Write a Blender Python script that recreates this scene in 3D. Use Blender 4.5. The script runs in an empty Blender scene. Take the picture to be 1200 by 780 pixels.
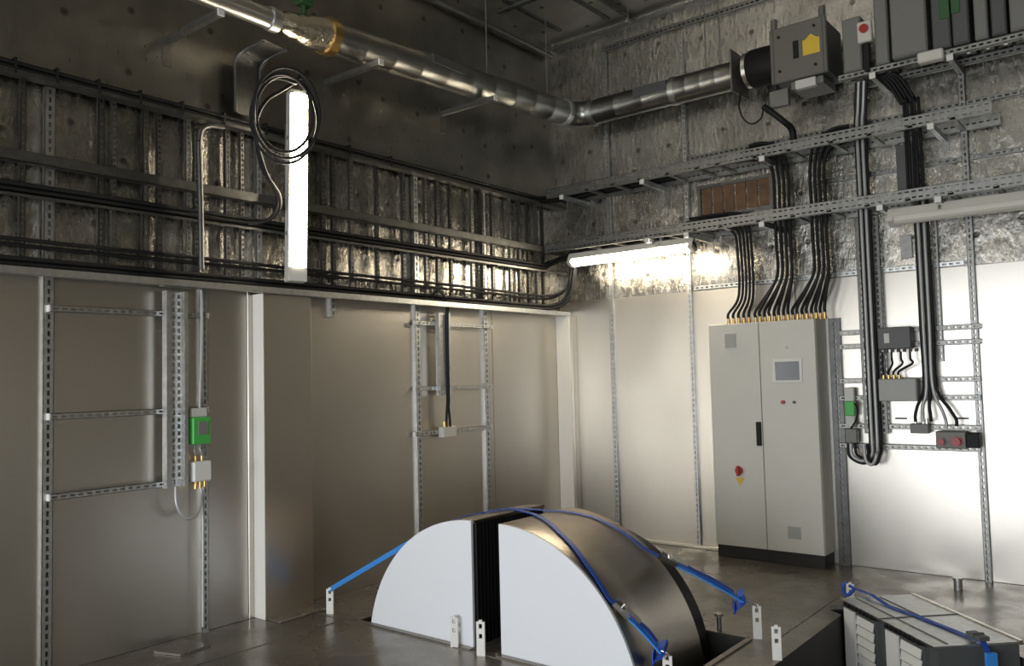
import bpy, math, random
from mathutils import Vector, Matrix
from mathutils.geometry import tessellate_polygon
random.seed(7)
S = bpy.context.scene
COL = S.collection
V = Vector
# ------------------------------------------------------------------ camera
FPX = 967.264
CAM = V((5.2131, -7.3300, 1.64468))
YAW, PITCH, ROLL = (math.radians(a) for a in (-38.7319, 3.1832, -1.3960))
FW = V((math.cos(PITCH)*math.sin(YAW), math.cos(PITCH)*math.cos(YAW), math.sin(PITCH)))
R0 = V((math.cos(YAW), -math.sin(YAW), 0)); U0 = R0.cross(FW)
RT = math.cos(ROLL)*R0 + math.sin(ROLL)*U0
UP = -math.sin(ROLL)*R0 + math.cos(ROLL)*U0
cam = bpy.data.cameras.new('camera'); camo = bpy.data.objects.new('camera', cam); COL.objects.link(camo)
cam.sensor_fit = 'HORIZONTAL'; cam.sensor_width = 36; cam.lens = FPX/1200*36
cam.clip_start = .05; cam.clip_end = 100
camo.matrix_world = Matrix(((RT.x, UP.x, -FW.x, CAM.x), (RT.y, UP.y, -FW.y, CAM.y), (RT.z, UP.z, -FW.z, CAM.z), (0, 0, 0, 1)))
S.camera = camo

def _hit(px, py, ax, val):              # where a measured sight line meets a real plane of the room
    d = FW + (px-600)/FPX*RT - (py-390)/FPX*UP
    return CAM + d*((val-CAM[ax])/d[ax])
def A(px, py, x=0.0): return _hit(px, py, 0, x)     # on a plane parallel to the left wall
def B(px, py, y=0.0): return _hit(px, py, 1, y)     # on a plane parallel to the back wall
def F(px, py, z=0.0): return _hit(px, py, 2, z)     # on a level plane

# ------------------------------------------------------------------ materials
def mat(name, col, rough=.5, metal=0.0, bump=0.0, bscale=30, var=0.0, vscale=3.0, emit=None, estr=0, spec=.5, stretch=None, rvar=0.0):
    m = bpy.data.materials.new(name); m.use_nodes = True
    nt = m.node_tree; b = nt.nodes['Principled BSDF']
    b.inputs['Base Color'].default_value = (*col, 1); b.inputs['Roughness'].default_value = rough
    b.inputs['Metallic'].default_value = metal; b.inputs['Specular IOR Level'].default_value = spec
    if emit:
        b.inputs['Emission Color'].default_value = (*emit, 1); b.inputs['Emission Strength'].default_value = estr
    if bump or var or rvar:
        tc = nt.nodes.new('ShaderNodeTexCoord'); mp = nt.nodes.new('ShaderNodeMapping')
        nt.links.new(tc.outputs['Object'], mp.inputs['Vector'])
        if stretch: mp.inputs['Scale'].default_value = stretch
    if var:
        n = nt.nodes.new('ShaderNodeTexNoise'); n.inputs['Scale'].default_value = vscale; n.inputs['Detail'].default_value = 5
        nt.links.new(mp.outputs[0], n.inputs['Vector'])
        r = nt.nodes.new('ShaderNodeValToRGB'); r.color_ramp.elements[0].position = .3; r.color_ramp.elements[1].position = .7
        r.color_ramp.elements[0].color = (*[c*(1-var) for c in col], 1); r.color_ramp.elements[1].color = (*[min(1, c*(1+var)) for c in col], 1)
        nt.links.new(n.outputs['Fac'], r.inputs['Fac']); nt.links.new(r.outputs['Color'], b.inputs['Base Color'])
    if rvar:
        n2 = nt.nodes.new('ShaderNodeTexNoise'); n2.inputs['Scale'].default_value = vscale*1.7; n2.inputs['Detail'].default_value = 4
        nt.links.new(mp.outputs[0], n2.inputs['Vector'])
        mr = nt.nodes.new('ShaderNodeMapRange'); mr.inputs['To Min'].default_value = rough-rvar; mr.inputs['To Max'].default_value = rough+rvar
        mr.inputs['From Min'].default_value = .3; mr.inputs['From Max'].default_value = .7
        nt.links.new(n2.outputs['Fac'], mr.inputs['Value']); nt.links.new(mr.outputs[0], b.inputs['Roughness'])
    if bump:
        n = nt.nodes.new('ShaderNodeTexNoise'); n.inputs['Scale'].default_value = bscale; n.inputs['Detail'].default_value = 4 if bscale > 2 else 1
        nt.links.new(mp.outputs[0], n.inputs['Vector'])
        bn = nt.nodes.new('ShaderNodeBump'); bn.inputs['Strength'].default_value = bump; bn.inputs['Distance'].default_value = .02
        nt.links.new(n.outputs['Fac'], bn.inputs['Height']); nt.links.new(bn.outputs[0], b.inputs['Normal'])
    return m

def foil_mat(name, flat=False, col=(.42, .395, .35), rough=.30, bump=.45, crease=.5):
    """Aluminium foil facing on insulation: crinkles, taped joints, and the washers of the pins that hold it."""
    m = bpy.data.materials.new(name); m.use_nodes = True
    nt = m.node_tree; N = nt.nodes.new; L = nt.links.new; b = nt.nodes['Principled BSDF']
    b.inputs['Metallic'].default_value = 1.0
    g = N('ShaderNodeNewGeometry'); sp = N('ShaderNodeSeparateXYZ'); L(g.outputs['Position'], sp.inputs[0])
    cb = N('ShaderNodeCombineXYZ')
    if flat:
        L(sp.outputs['X'], cb.inputs['X']); L(sp.outputs['Y'], cb.inputs['Y'])
    else:
        ad = N('ShaderNodeMath'); ad.operation = 'ADD'; L(sp.outputs['X'], ad.inputs[0]); L(sp.outputs['Y'], ad.inputs[1])
        L(ad.outputs[0], cb.inputs['X']); L(sp.outputs['Z'], cb.inputs['Y'])
    vo = N('ShaderNodeTexVoronoi'); vo.voronoi_dimensions = '2D'; vo.inputs['Scale'].default_value = 2.3; vo.inputs['Randomness'].default_value = .6
    L(cb.outputs[0], vo.inputs['Vector'])
    pin = N('ShaderNodeMapRange'); pin.inputs['From Min'].default_value = .035; pin.inputs['From Max'].default_value = .075
    pin.inputs['To Min'].default_value = 1; pin.inputs['To Max'].default_value = 0; L(vo.outputs['Distance'], pin.inputs['Value'])
    # sheets: each strip of foil has its own slight tone
    no = N('ShaderNodeTexNoise'); no.inputs['Scale'].default_value = 1.6; no.inputs['Detail'].default_value = 6; L(g.outputs['Position'], no.inputs['Vector'])
    rp = N('ShaderNodeValToRGB'); rp.color_ramp.elements[0].position = .32; rp.color_ramp.elements[1].position = .68
    rp.color_ramp.elements[0].color = (*[c*.72 for c in col], 1); rp.color_ramp.elements[1].color = (*[min(1, c*1.2) for c in col], 1)
    L(no.outputs['Fac'], rp.inputs['Fac'])
    mx = N('ShaderNodeMixRGB'); mx.inputs['Color2'].default_value = (.16, .15, .13, 1)
    L(pin.outputs[0], mx.inputs['Fac']); L(rp.outputs['Color'], mx.inputs['Color1']); L(mx.outputs[0], b.inputs['Base Color'])
    # crinkle: fine noise + angular folds
    n1 = N('ShaderNodeTexNoise'); n1.inputs['Scale'].default_value = 22; n1.inputs['Detail'].default_value = 6; n1.inputs['Roughness'].default_value = .65
    mpf = N('ShaderNodeMapping'); mpf.inputs['Scale'].default_value = (1.2, 1.2, .45); L(g.outputs['Position'], mpf.inputs['Vector']); L(mpf.outputs[0], n1.inputs['Vector'])
    v2 = N('ShaderNodeTexVoronoi'); v2.inputs['Scale'].default_value = 4; v2.feature = 'F1'; 
    dn = N('ShaderNodeMixRGB'); dn.blend_type = 'ADD'; dn.inputs['Fac'].default_value = .25; L(g.outputs['Position'], dn.inputs['Color1']); L(n1.outputs['Color'], dn.inputs['Color2'])
    L(dn.outputs[0], v2.inputs['Vector'])
    n3 = N('ShaderNodeTexNoise'); n3.inputs['Scale'].default_value = 2.2; n3.inputs['Detail'].default_value = 2; L(g.outputs['Position'], n3.inputs['Vector'])
    a1 = N('ShaderNodeMath'); a1.operation = 'MULTIPLY_ADD'; a1.inputs[1].default_value = crease; L(n1.outputs['Fac'], a1.inputs[0]); vs_ = N('ShaderNodeMath'); vs_.operation = 'MULTIPLY'; vs_.inputs[1].default_value = .35; L(v2.outputs['Distance'], vs_.inputs[0]); L(vs_.outputs[0], a1.inputs[2])
    a2 = N('ShaderNodeMath'); a2.operation = 'MULTIPLY_ADD'; a2.inputs[1].default_value = 2.0; L(n3.outputs['Fac'], a2.inputs[0]); L(a1.outputs[0], a2.inputs[2])
    a3 = N('ShaderNodeMath'); a3.operation = 'MULTIPLY_ADD'; a3.inputs[1].default_value = -.25; L(pin.outputs[0], a3.inputs[0]); L(a2.outputs[0], a3.inputs[2])
    bn = N('ShaderNodeBump'); bn.inputs['Strength'].default_value = bump; bn.inputs['Distance'].default_value = .03
    L(a3.outputs[0], bn.inputs['Height']); L(bn.outputs[0], b.inputs['Normal'])
    mr = N('ShaderNodeMapRange'); mr.inputs['From Min'].default_value = .3; mr.inputs['From Max'].default_value = .7
    mr.inputs['To Min'].default_value = rough-.08; mr.inputs['To Max'].default_value = rough+.1
    L(n1.outputs['Fac'], mr.inputs['Value']); L(mr.outputs[0], b.inputs['Roughness'])
    return m

M = {}
M['foil'] = foil_mat('foil_wall', col=(.44, .42, .375), rough=.24, bump=.38, crease=.9); M['foil_smooth'] = foil_mat('foil_sheet_wall', col=(.35, .338, .305), rough=.33, bump=.16, crease=.2); M['foil_flat'] = foil_mat('foil_ceiling', True, col=(.62, .59, .53), rough=.45, bump=.3)
M['panel'] = mat('sheet_steel_panel', (.60, .565, .505), .33, 1.0, bump=.012, bscale=1.6, var=.05, vscale=1.5, rvar=.03, stretch=(1, 1, .35))
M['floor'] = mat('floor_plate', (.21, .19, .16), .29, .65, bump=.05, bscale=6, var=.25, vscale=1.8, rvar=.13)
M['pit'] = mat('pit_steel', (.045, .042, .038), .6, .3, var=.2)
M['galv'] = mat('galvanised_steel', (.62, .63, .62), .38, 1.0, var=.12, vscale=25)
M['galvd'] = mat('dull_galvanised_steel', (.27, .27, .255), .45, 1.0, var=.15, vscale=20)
M['white_col'] = mat('column_steel', (.66, .635, .59), .5, 1.0, var=.04)
M['colpaint'] = mat('column_white_paint', (.80, .77, .71), .45, var=.03)
M['paint'] = mat('white_wall_paint', (.66, .63, .57), .5, var=.04)
M['concrete'] = mat('bare_concrete', (.20, .19, .175), .8, var=.15)
M['white'] = mat('white_enamel', (.77, .78, .80), .42)
M['shell'] = mat('brushed_steel_shell', (.27, .235, .185), .33, 1.0, bump=.02, bscale=60, stretch=(.2, 6, .2))
M['black'] = mat('black_rubber', (.010, .010, .010), .6, spec=.3)
M['galvk'] = mat('dark_zinc_steel', (.15, .15, .142), .45, 1.0, var=.15, vscale=20)
M['rib'] = mat('dark_rib_steel', (.10, .10, .10), .4, 1.0)
M['fin'] = mat('dark_fins', (.020, .020, .020), .5, .5)
M['duct'] = mat('spiral_duct_steel', (.33, .33, .31), .33, 1.0, bump=.02, bscale=4, var=.1, vscale=6)
M['bright'] = mat('bright_foil_wrap', (.75, .70, .58), .22, 1.0, bump=.6, bscale=25)
M['cab'] = mat('cabinet_grey', (.62, .60, .53), .45, var=.02)
M['cabside'] = M['cab']
M['ventgrey'] = mat('vent_grey', (.40, .40, .365), .5)
M['boxmid'] = mat('mid_grey_enclosure', (.36, .36, .34), .5)
M['plinth'] = mat('plinth_black', (.02, .018, .015), .6)
M['boxgrey'] = mat('grey_enclosure', (.185, .183, .168), .5)
M['boxdark'] = mat('dark_grey_enclosure', (.085, .088, .085), .5)
M['boxlight'] = mat('light_grey_enclosure', (.58, .57, .53), .5)
M['damper'] = mat('damper_grey', (.155, .147, .125), .5, .2)
M['green'] = mat('green_plastic', (.06, .42, .07), .45)
M['greend'] = mat('dark_green_plastic', (.03, .10, .03), .5)
M['whitebox'] = mat('white_plastic', (.72, .71, .66), .5)
M['brass'] = mat('brass', (.62, .42, .16), .32, 1.0)
M['blue'] = mat('blue_strap', (.012, .07, .42), .5, bump=.15, bscale=120)
M['bluel'] = mat('bright_blue_strap', (.05, .28, .75), .45)
M['steel'] = mat('zinc_steel', (.72, .71, .68), .3, 1.0)
M['lug'] = mat('lug_paint', (.70, .68, .63), .5, .2)
M['red'] = mat('red_plastic', (.36, .025, .018), .4)
M['yellow'] = mat('yellow_label', (.72, .50, .05), .5)
M['brown'] = mat('brown_board', (.15, .08, .038), .6, var=.3, vscale=8)
M['screen'] = mat('screen_grey', (.15, .16, .18), .2)
M['print'] = mat('print_dark', (.05, .05, .05), .6)
M['housing'] = mat('luminaire_housing', (.62, .60, .54), .45)
M['diffuser'] = mat('opal_diffuser_lit', (.9, .9, .85), .4, emit=(1.0, .87, .66), estr=62)
M['diffoff'] = mat('opal_diffuser_off', (.66, .64, .57), .3)
M['conduit'] = mat('grey_conduit', (.42, .43, .42), .4, .3)

# ------------------------------------------------------------------ mesh builder
class MB:
    def __init__(s): s.v = []; s.f = []; s.sm = []
    def add(s, vs, fs, smooth=False):
        o = len(s.v); s.v += [V(p) for p in vs]; s.f += [tuple(o+i for i in f) for f in fs]; s.sm += [smooth]*len(fs); return s
    def box(s, a, b):
        x0, x1 = sorted((a[0], b[0])); y0, y1 = sorted((a[1], b[1])); z0, z1 = sorted((a[2], b[2]))
        return s.obox(V(((x0+x1)/2, (y0+y1)/2, (z0+z1)/2)), V(((x1-x0)/2, 0, 0)), V((0, (y1-y0)/2, 0)), V((0, 0, (z1-z0)/2)))
    def obox(s, c, ex, ey, ez):
        if ex.cross(ey).dot(ez) < 0: ex = -ex
        vs = [c+ex*i+ey*j+ez*k for k in (-1, 1) for j in (-1, 1) for i in (-1, 1)]
        return s.add(vs, [(0, 2, 3, 1), (4, 5, 7, 6), (0, 1, 5, 4), (2, 6, 7, 3), (0, 4, 6, 2), (1, 3, 7, 5)])
    def bbox(s, a, b, ch=.006):                       # box with chamfered edges
        x0, x1 = sorted((a[0], b[0])); y0, y1 = sorted((a[1], b[1])); z0, z1 = sorted((a[2], b[2]))
        c = min(ch, (x1-x0)/3, (y1-y0)/3, (z1-z0)/3); P = []
        import itertools
        pts = []
        for sx, sy, sz in itertools.product((0, 1), repeat=3):
            X = (x0, x1)[sx]; Y = (y0, y1)[sy]; Z = (z0, z1)[sz]
            cx = X+(c if not sx else -c); cy = Y+(c if not sy else -c); cz = Z+(c if not sz else -c)
            pts += [(X, cy, cz), (cx, Y, cz), (cx, cy, Z)]
        idx = {}
        for n, k in enumerate(itertools.product((0, 1), repeat=3)): idx[k] = 3*n
        fs = []
        for ax in range(3):
            u, w = [(1, 2), (2, 0), (0, 1)][ax]
            for sd in (0, 1):
                q = []
                for a_, b_ in ((0, 0), (1, 0), (1, 1), (0, 1)):
                    k = [0, 0, 0]; k[ax] = sd; k[u] = a_; k[w] = b_; q.append(idx[tuple(k)]+ax)
                fs.append(tuple(q if sd else q[::-1]))
        for ax in range(3):                            # edge faces along ax
            u, w = [(1, 2), (2, 0), (0, 1)][ax]
            for a_ in (0, 1):
                for b_ in (0, 1):
                    k0 = [0, 0, 0]; k0[u] = a_; k0[w] = b_; k1 = k0[:]; k1[ax] = 1
                    q = [idx[tuple(k0)]+u, idx[tuple(k0)]+w, idx[tuple(k1)]+w, idx[tuple(k1)]+u]
                    fs.append(tuple(q if (a_ ^ b_) else q[::-1]))
        for k in itertools.product((0, 1), repeat=3):
            i = idx[k]; q = (i, i+1, i+2)
            fs.append(q if sum(k) % 2 else q[::-1])
        return s.add(pts, fs)
    def prism(s, poly, d):                             # closed outline swept along vector d
        n = len(poly); poly = [V(p) for p in poly]; d = V(d)
        nor = V((0, 0, 0))
        for i in range(n): nor += poly[i].cross(poly[(i+1) % n])
        if nor.dot(d) > 0: poly = poly[::-1]
        vs = poly+[p+d for p in poly]
        return s.add(vs, [tuple(range(n)), tuple(range(2*n-1, n-1, -1))]+[(i, i+n, (i+1) % n+n, (i+1) % n) for i in range(n)])
    def tube(s, pts, r, n=8, cap=True):
        pts = [V(p) for p in pts]; m = len(pts); rings = []
        t = (pts[1]-pts[0]).normalized(); a = t.orthogonal().normalized()
        for i in range(m):
            t = (pts[min(i+1, m-1)]-pts[max(i-1, 0)]).normalized()
            a = (a-t*a.dot(t)).normalized(); b = t.cross(a)
            ri = r[i] if isinstance(r, (list, tuple)) else r
            rings.append([pts[i]+(a*math.cos(2*math.pi*k/n)+b*math.sin(2*math.pi*k/n))*ri for k in range(n)])
        vs = [p for g in rings for p in g]
        s.add(vs, [(i*n+k, i*n+(k+1) % n, (i+1)*n+(k+1) % n, (i+1)*n+k) for i in range(m-1) for k in range(n)], True)
        if cap: s.add(rings[0], [tuple(range(n-1, -1, -1))]); s.add(rings[-1], [tuple(range(n))])
        return s
    def cyl(s, a, b, r, n=16): return s.tube([a, b], r, n)
    def ribbon(s, pts, side, w, t):                   # flat webbing with thickness along a path
        pts = [V(p) for p in pts]; side = V(side).normalized()*w/2; m = len(pts); vs = []
        for i in range(m):
            tg = (pts[min(i+1, m-1)]-pts[max(i-1, 0)]).normalized(); sd = (side-tg*side.dot(tg)).normalized()*w/2; nr = tg.cross(sd).normalized()*t/2
            vs += [pts[i]+sd+nr, pts[i]-sd+nr, pts[i]-sd-nr, pts[i]+sd-nr]
        fs = [(i*4+k, i*4+(k+1) % 4, (i+1)*4+(k+1) % 4, (i+1)*4+k) for i in range(m-1) for k in range(4)]+[(3, 2, 1, 0), tuple(range(4*m-4, 4*m))]
        return s.add(vs, fs)
    def perf(s, p0, p1, face, w=.041, d=.03, pitch=.05, slot=.030, sw=.015, rows=1):
        """slotted strut: a web with punched slots facing `face`, two flanges behind it"""
        p0 = V(p0); p1 = V(p1); L = (p1-p0).length; t = (p1-p0)/L; face = V(face); face = (face-t*face.dot(t)).normalized(); u = t.cross(face)
        th = .0015; mid = (p0+p1)/2
        for q in (-1, 1): s.obox(mid+u*q*(w/2-th)-face*d/2, u*th, face*d/2, t*L/2)
        cw = w/rows; ew = (cw-sw)/2
        for r in range(rows):
            c = -w/2+cw*(r+.5)
            for q in (-1, 1): s.obox(mid+u*(c+q*(sw/2+ew/2))-face*th, u*ew/2, face*th, t*L/2)
            n = max(1, int(L/pitch)); off = (L-n*pitch)/2
            for i in range(n+1):
                a = max(0, off+(i-1)*pitch+slot+(pitch-slot)/2 if i else 0); b = min(L, off+i*pitch+(pitch-slot)/2 if i < n else L)
                if b > a: s.obox(p0+u*c+t*(a+b)/2-face*th, u*sw/2, face*th, t*(b-a)/2)
        return s
    def build(s, name, m, parent=None, origin=None):
        me = bpy.data.meshes.new(name)
        if parent is not None: o0 = V(parent.get('_o', (0, 0, 0)))
        elif origin is not None: o0 = V(origin)
        else:
            xs = [p.x for p in s.v]; ys = [p.y for p in s.v]; zs = [p.z for p in s.v]
            o0 = V(((min(xs)+max(xs))/2, (min(ys)+max(ys))/2, min(zs)))
        me.from_pydata([tuple(p-o0) for p in s.v], [], s.f)
        me.polygons.foreach_set('use_smooth', s.sm); me.materials.append(M[m] if isinstance(m, str) else m); me.update()
        o = bpy.data.objects.new(name, me); COL.objects.link(o)
        if parent is None: o.location = o0
        else: o.parent = parent
        o['_o'] = tuple(o0)
        return o
ALL_TMP = []
def tag(o, label, cat, group=None, kind=None):
    o['label'] = label; o['category'] = cat
    if group: o['group'] = group
    if kind: o['kind'] = kind
    return o
def thing(name, label, cat, loc, group=None):
    o = bpy.data.objects.new(name, None); COL.objects.link(o); o.location = loc; o['_o'] = tuple(loc); o.empty_display_size = .1
    return tag(o, label, cat, group)
def struct(o): o['kind'] = 'structure'; return o
def spline(pts, k=8):
    pts = [V(p) for p in pts]; out = []; n = len(pts)
    for i in range(n-1):
        p0, p1, p2, p3 = pts[max(i-1, 0)], pts[i], pts[i+1], pts[min(i+2, n-1)]
        for j in range(k):
            t = j/k
            out.append(.5*((2*p1)+(p2-p0)*t+(2*p0-5*p1+4*p2-p3)*t*t+(3*p1-p0-3*p2+p3)*t**3))
    out.append(pts[-1]); return out
def cable(pts, r, label, group=None, m='black', name='cable', k=8, n=6):
    return tag(MB().tube(spline(pts, k), r, n).build(name, m), label, 'cable', group)
def strut(p0, p1, face, label, group=None, m='galv', name='slotted_strut', **kw):
    return tag(MB().perf(p0, p1, face, **kw).build(name, m), label, 'strut', group)

# ------------------------------------------------------------------ room shell
RX, FY, CZ = 8.6, -9.8, 5.32
# drum and box placement (used by the pits too)
DY0, DY1 = -3.48, -2.73
DL, DR, DZ, DRAD = 1.762, 1.985, -.175, .95
ZT = .10
bp0 = F(985, 701, ZT); bp1 = F(1070, 748, ZT)
e1 = V((1, -1, 0)).normalized(); e2 = V((1, 1, 0)).normalized()
BL_, BW_ = 1.02, .52
pit1 = [(.72, -3.487), (DL+.01, -3.487), (DL+.01, -2.38), (.72, -2.38)]
pit2 = [(DR-.01, -3.487), (3.05, -3.487), (3.05, -2.38), (DR-.01, -2.38)]
q0 = bp0-e1*.10-e2*.03; q3 = bp0-e1*.10+e2*(BW_+.03)
pit3 = [(3.36, -4.6), (5.3, -4.6), ((q3+e1*2.2).x, (q3+e1*2.2).y), (q3.x, q3.y), (q0.x, q0.y), (3.36, q0.y-.08)]
outer = [(-.1, FY-3.0), (RX+.1, FY-3.0), (RX+.1, .1), (-.1, .1)]
polys = [[V((x, y, 0)) for x, y in p] for p in (outer, pit1, pit2, pit3)]
tri = tessellate_polygon(polys); flat = [p for q in polys for p in q]
fm = MB()
fs = []
for t in tri:
    a, b, c = (flat[i] for i in t)
    fs.append(tuple(t) if (b-a).cross(c-a).z > 0 else tuple(t[::-1]))
fm.add(flat, fs)
floor = struct(fm.build('floor', 'floor', origin=(0, 0, 0)))
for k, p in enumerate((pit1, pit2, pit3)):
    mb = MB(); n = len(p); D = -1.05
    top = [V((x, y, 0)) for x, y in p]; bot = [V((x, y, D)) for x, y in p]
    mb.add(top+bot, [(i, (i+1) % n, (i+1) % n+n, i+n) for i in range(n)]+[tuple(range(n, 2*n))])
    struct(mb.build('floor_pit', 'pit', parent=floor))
# raised seams and cover plates welded on the floor around the openings
def rim(p, w, h):
    mb = MB(); n = len(p); c = sum((V((x, y, 0)) for x, y in p), V((0, 0, 0)))/n
    for i in range(n):
        a = V((*p[i], 0)); b = V((*p[(i+1) % n], 0)); t = (b-a).normalized(); o = V((t.y, -t.x, 0))
        if o.dot((a+b)/2-c) < 0: o = -o
        mb.obox((a+b)/2+o*w/2+V((0, 0, h/2)), t*((b-a).length/2), o*w/2, V((0, 0, h/2)))
    return mb
for p in (pit1, pit2):
    struct(rim(p, .035, .010).build('floor_trim', 'floor', parent=floor))
sm = MB()
for (xa, ya, xb, yb) in ((0.0, -3.53, .62, -3.53), (.62, -3.53, 3.3, -3.53), (3.2, -2.38, 3.2, -.6), (.6, -3.53, .6, -6.5), (2.4, -3.53, 2.4, -6.5)):
    if xa == xb: sm.box((xa-.006, ya, 0), (xa+.006, yb, .004))
    else: sm.box((xa, ya-.006, 0), (xb, ya+.006, .004))
struct(sm.build('floor_seam', 'floor', parent=floor))

wl = struct(MB().box((-.12, FY, -.02), (0, .12, CZ)).build('wall_left', 'foil_smooth'))
wb = struct(MB().box((0, 0, -.02), (RX, .12, CZ)).build('wall_back', 'foil'))
wr = struct(MB().box((RX, FY, -.02), (RX+.12, .12, CZ)).build('wall_right', 'foil'))
OX0, OX1, OZ = .8, 6.2, 2.35
wf = MB(); wf.box((0, FY-.12, 0), (OX0, FY, CZ)); wf.box((OX1, FY-.12, 0), (RX, FY, CZ)); wf.box((OX0, FY-.12, OZ), (OX1, FY, CZ))
struct(wf.build('wall_front', 'concrete'))
ce = struct(MB().box((-.12, FY, CZ), (RX+.12, .12, CZ+.1)).build('ceiling', 'foil_flat'))
# smooth steel lining on the lower walls, sheet by sheet
PZA, PZB = 2.37, 2.45
ya = [0, -1.17, -2.17, -3.34, -3.90, -5.26, -6.4, -7.5, -8.6, FY]
for a, b in zip(ya[:-1], ya[1:]):
    struct(MB().bbox((0, a-.003, .0), (.022, b+.003, PZA), .003).build('lining_panel', 'panel', parent=wl))
xb_ = [.022, .66, 1.56, 2.6, 3.99, 5.2, 6.3, 7.5, RX]
for a, b in zip(xb_[:-1], xb_[1:]):
    struct(MB().bbox((a+.003, 0, .0), (b-.003, -.022, PZB), .003).build('lining_panel', 'panel', parent=wb))
yr = [0, -2, -4, -6, -8, FY]
for a, b in zip(yr[:-1], yr[1:]):
    struct(MB().bbox((RX, a-.003, 0), (RX-.022, b+.003, PZA), .003).build('lining_panel', 'paint', parent=wr))
struct(MB().box((0, FY, PZA), (.004, -.002, 3.48)).build('foil_lining', 'foil', parent=wl))
# boxed steel columns
c0 = F(312, 726)
t1 = struct(MB().bbox((0, -3.848, 0), (.143, -3.43, 2.30), .004).build('trim_1', 'panel'))
struct(MB().bbox((.023, -3.856, 0), (.147, -3.847, 2.30), .003).build('column_facing', 'colpaint', parent=t1))
struct(MB().bbox((.025, -3.84, 0), (.30, -3.40, .014), .003).build('trim_3', 'floor'))
t2 = struct(MB().bbox((.022, -.095, 0), (.24, -.022, 2.30), .004).build('trim_2', 'panel'))
struct(MB().bbox((.023, -.103, 0), (.20, -.094, 2.30), .003).build('column_facing', 'colpaint', parent=t2))
struct(MB().bbox((.9, -.022, 0), (1.86, -.09, .03), .004).build('baseboard_back', 'panel'))

# ------------------------------------------------------------------ the split drum
def quarter(cx, sgn, r, n=40):
    return [V((cx+sgn*r*math.sin(i/n*math.pi/2), 0, DZ+r*math.cos(i/n*math.pi/2))) for i in range(n+1)]
def drum(cx, sgn, label):
    t = thing('drum_cover', label, 'machine cover', (cx+sgn*.4, (DY0+DY1)/2, DZ-.5), 'white-faced quarter drum covers')
    arc = quarter(cx, sgn, DRAD)
    low = -.62
    out = [V((cx, 0, low))]+arc+[V((cx+sgn*DRAD, 0, low))]
    MB().prism([p+V((0, DY0, 0)) for p in out], (0, .018, 0)).build('face_plate', 'white', t)
    sh = MB(); n = len(arc)
    full = arc+[V((cx+sgn*DRAD, 0, low))]; inn = quarter(cx, sgn, DRAD-.012)+[V((cx+sgn*(DRAD-.012), 0, low))]
    m = len(full); vs = []
    for y in (DY0+.018, DY1):
        vs += [p+V((0, y, 0)) for p in full]+[p+V((0, y, 0)) for p in inn]
    fs = []
    for i in range(m-1):
        a, b, c, d = i, i+1, 2*m+i+1, 2*m+i
        fs.append((a, b, c, d) if sgn < 0 else (d, c, b, a))
        a, b, c, d = m+i, m+i+1, 3*m+i+1, 3*m+i
        fs.append((d, c, b, a) if sgn < 0 else (a, b, c, d))
        fs.append((2*m+i, 2*m+i+1, 3*m+i+1, 3*m+i) if sgn < 0 else (3*m+i, 3*m+i+1, 2*m+i+1, 2*m+i))
    sh.add(vs, fs, True); sh.build('curved_shell', 'shell', t)
    # ribbed wall along the slot
    w = MB(); w.box((cx, DY0+.018, low), (cx+sgn*.02, DY1, DZ+DRAD-.015))
    w.build('slot_wall', 'fin', t)
    w = MB(); y = DY0+.035
    while y < DY1-.01:
        w.box((cx, y, low), (cx-sgn*.014, y+.007, DZ+DRAD-.02)); y += .034
    w.build('cooling_ribs', 'rib', t)
    MB().box((cx-sgn*.012, DY0+.02, DZ+DRAD-.02), (cx+sgn*.03, DY1, DZ+DRAD-.003)).build('top_rail', 'shell', t)
    core = [V((cx+sgn*.02, 0, low))]+quarter(cx+sgn*.02, sgn, .82)+[V((cx+sgn*.84, 0, low))]
    MB().prism([p+V((0, DY0+.1, 0)) for p in core], (0, DY1+.30-DY0-.1, 0)).build('core', 'fin', t)
    ft = MB(); 
    for yy in (DY0+.12, DY1-.12): ft.box((cx+sgn*.1, yy-.04, -1.05), (cx+sgn*.2, yy+.04, low)); ft.box((cx+sgn*.7, yy-.04, -1.05), (cx+sgn*.8, yy+.04, low))
    ft.build('support_frame', 'fin', t)
drum(DL, -1, 'white-faced quarter drum cover on the left of the dark ribbed slot')
drum(DR, 1, 'white-faced quarter drum cover right of the slot, with brown steel curved top')

# ------------------------------------------------------------------ lifting lugs
def lug(px, py, top, label, ang=0.0, w=.052):
    p = F(px, py); h = None
    t = .014
    # height from the sight line that grazes its top
    d = FW+(px-600)/FPX*RT-(top-390)/FPX*UP
    k = ((p-CAM).xy.length)/d.xy.length; h = (CAM+d*k).z
    u = V((math.cos(ang), math.sin(ang), 0)); nn = V((-u.y, u.x, 0)); zz = V((0, 0, 1))
    mb = MB()
    def pc(u0, u1, z0, z1): mb.obox(p+u*(u0+u1)/2+zz*(z0+z1)/2, u*(u1-u0)/2, nn*t/2, zz*(z1-z0)/2)
    s1, s2 = h*.62, h*.80; sh = h*.13
    pc(-w/2, -w*.2, 0, h-.01); pc(w*.2, w/2, 0, h-.01)
    zs = [0, s1-sh/2-h*.07, s1+sh/2-h*.07, s2-sh/2+h*.03, s2+sh/2+h*.03, h]
    pc(-w*.2, w*.2, zs[0], zs[1]); pc(-w*.2, w*.2, zs[2], zs[3]); pc(-w*.2, w*.2, zs[4], h)
    tag(mb.build('lifting_lug', 'lug'), label, 'lifting lug', 'slotted flat-bar lifting lugs on the floor')
    return p+V((0, 0, h))
lugA = lug(387, 719, 688, 'slotted steel lug at the left wall column, tied by blue strap', .5)
lug(533, 758, 721, 'slotted steel lug before the left white drum face', .3)
lug(564, 768, 726, 'slotted steel lug in front of the dark ribbed slot', .4)
lugB = lug(888, 748, 708, 'slotted steel lug right of the drum, holding the rear blue strap', .5)
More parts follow.
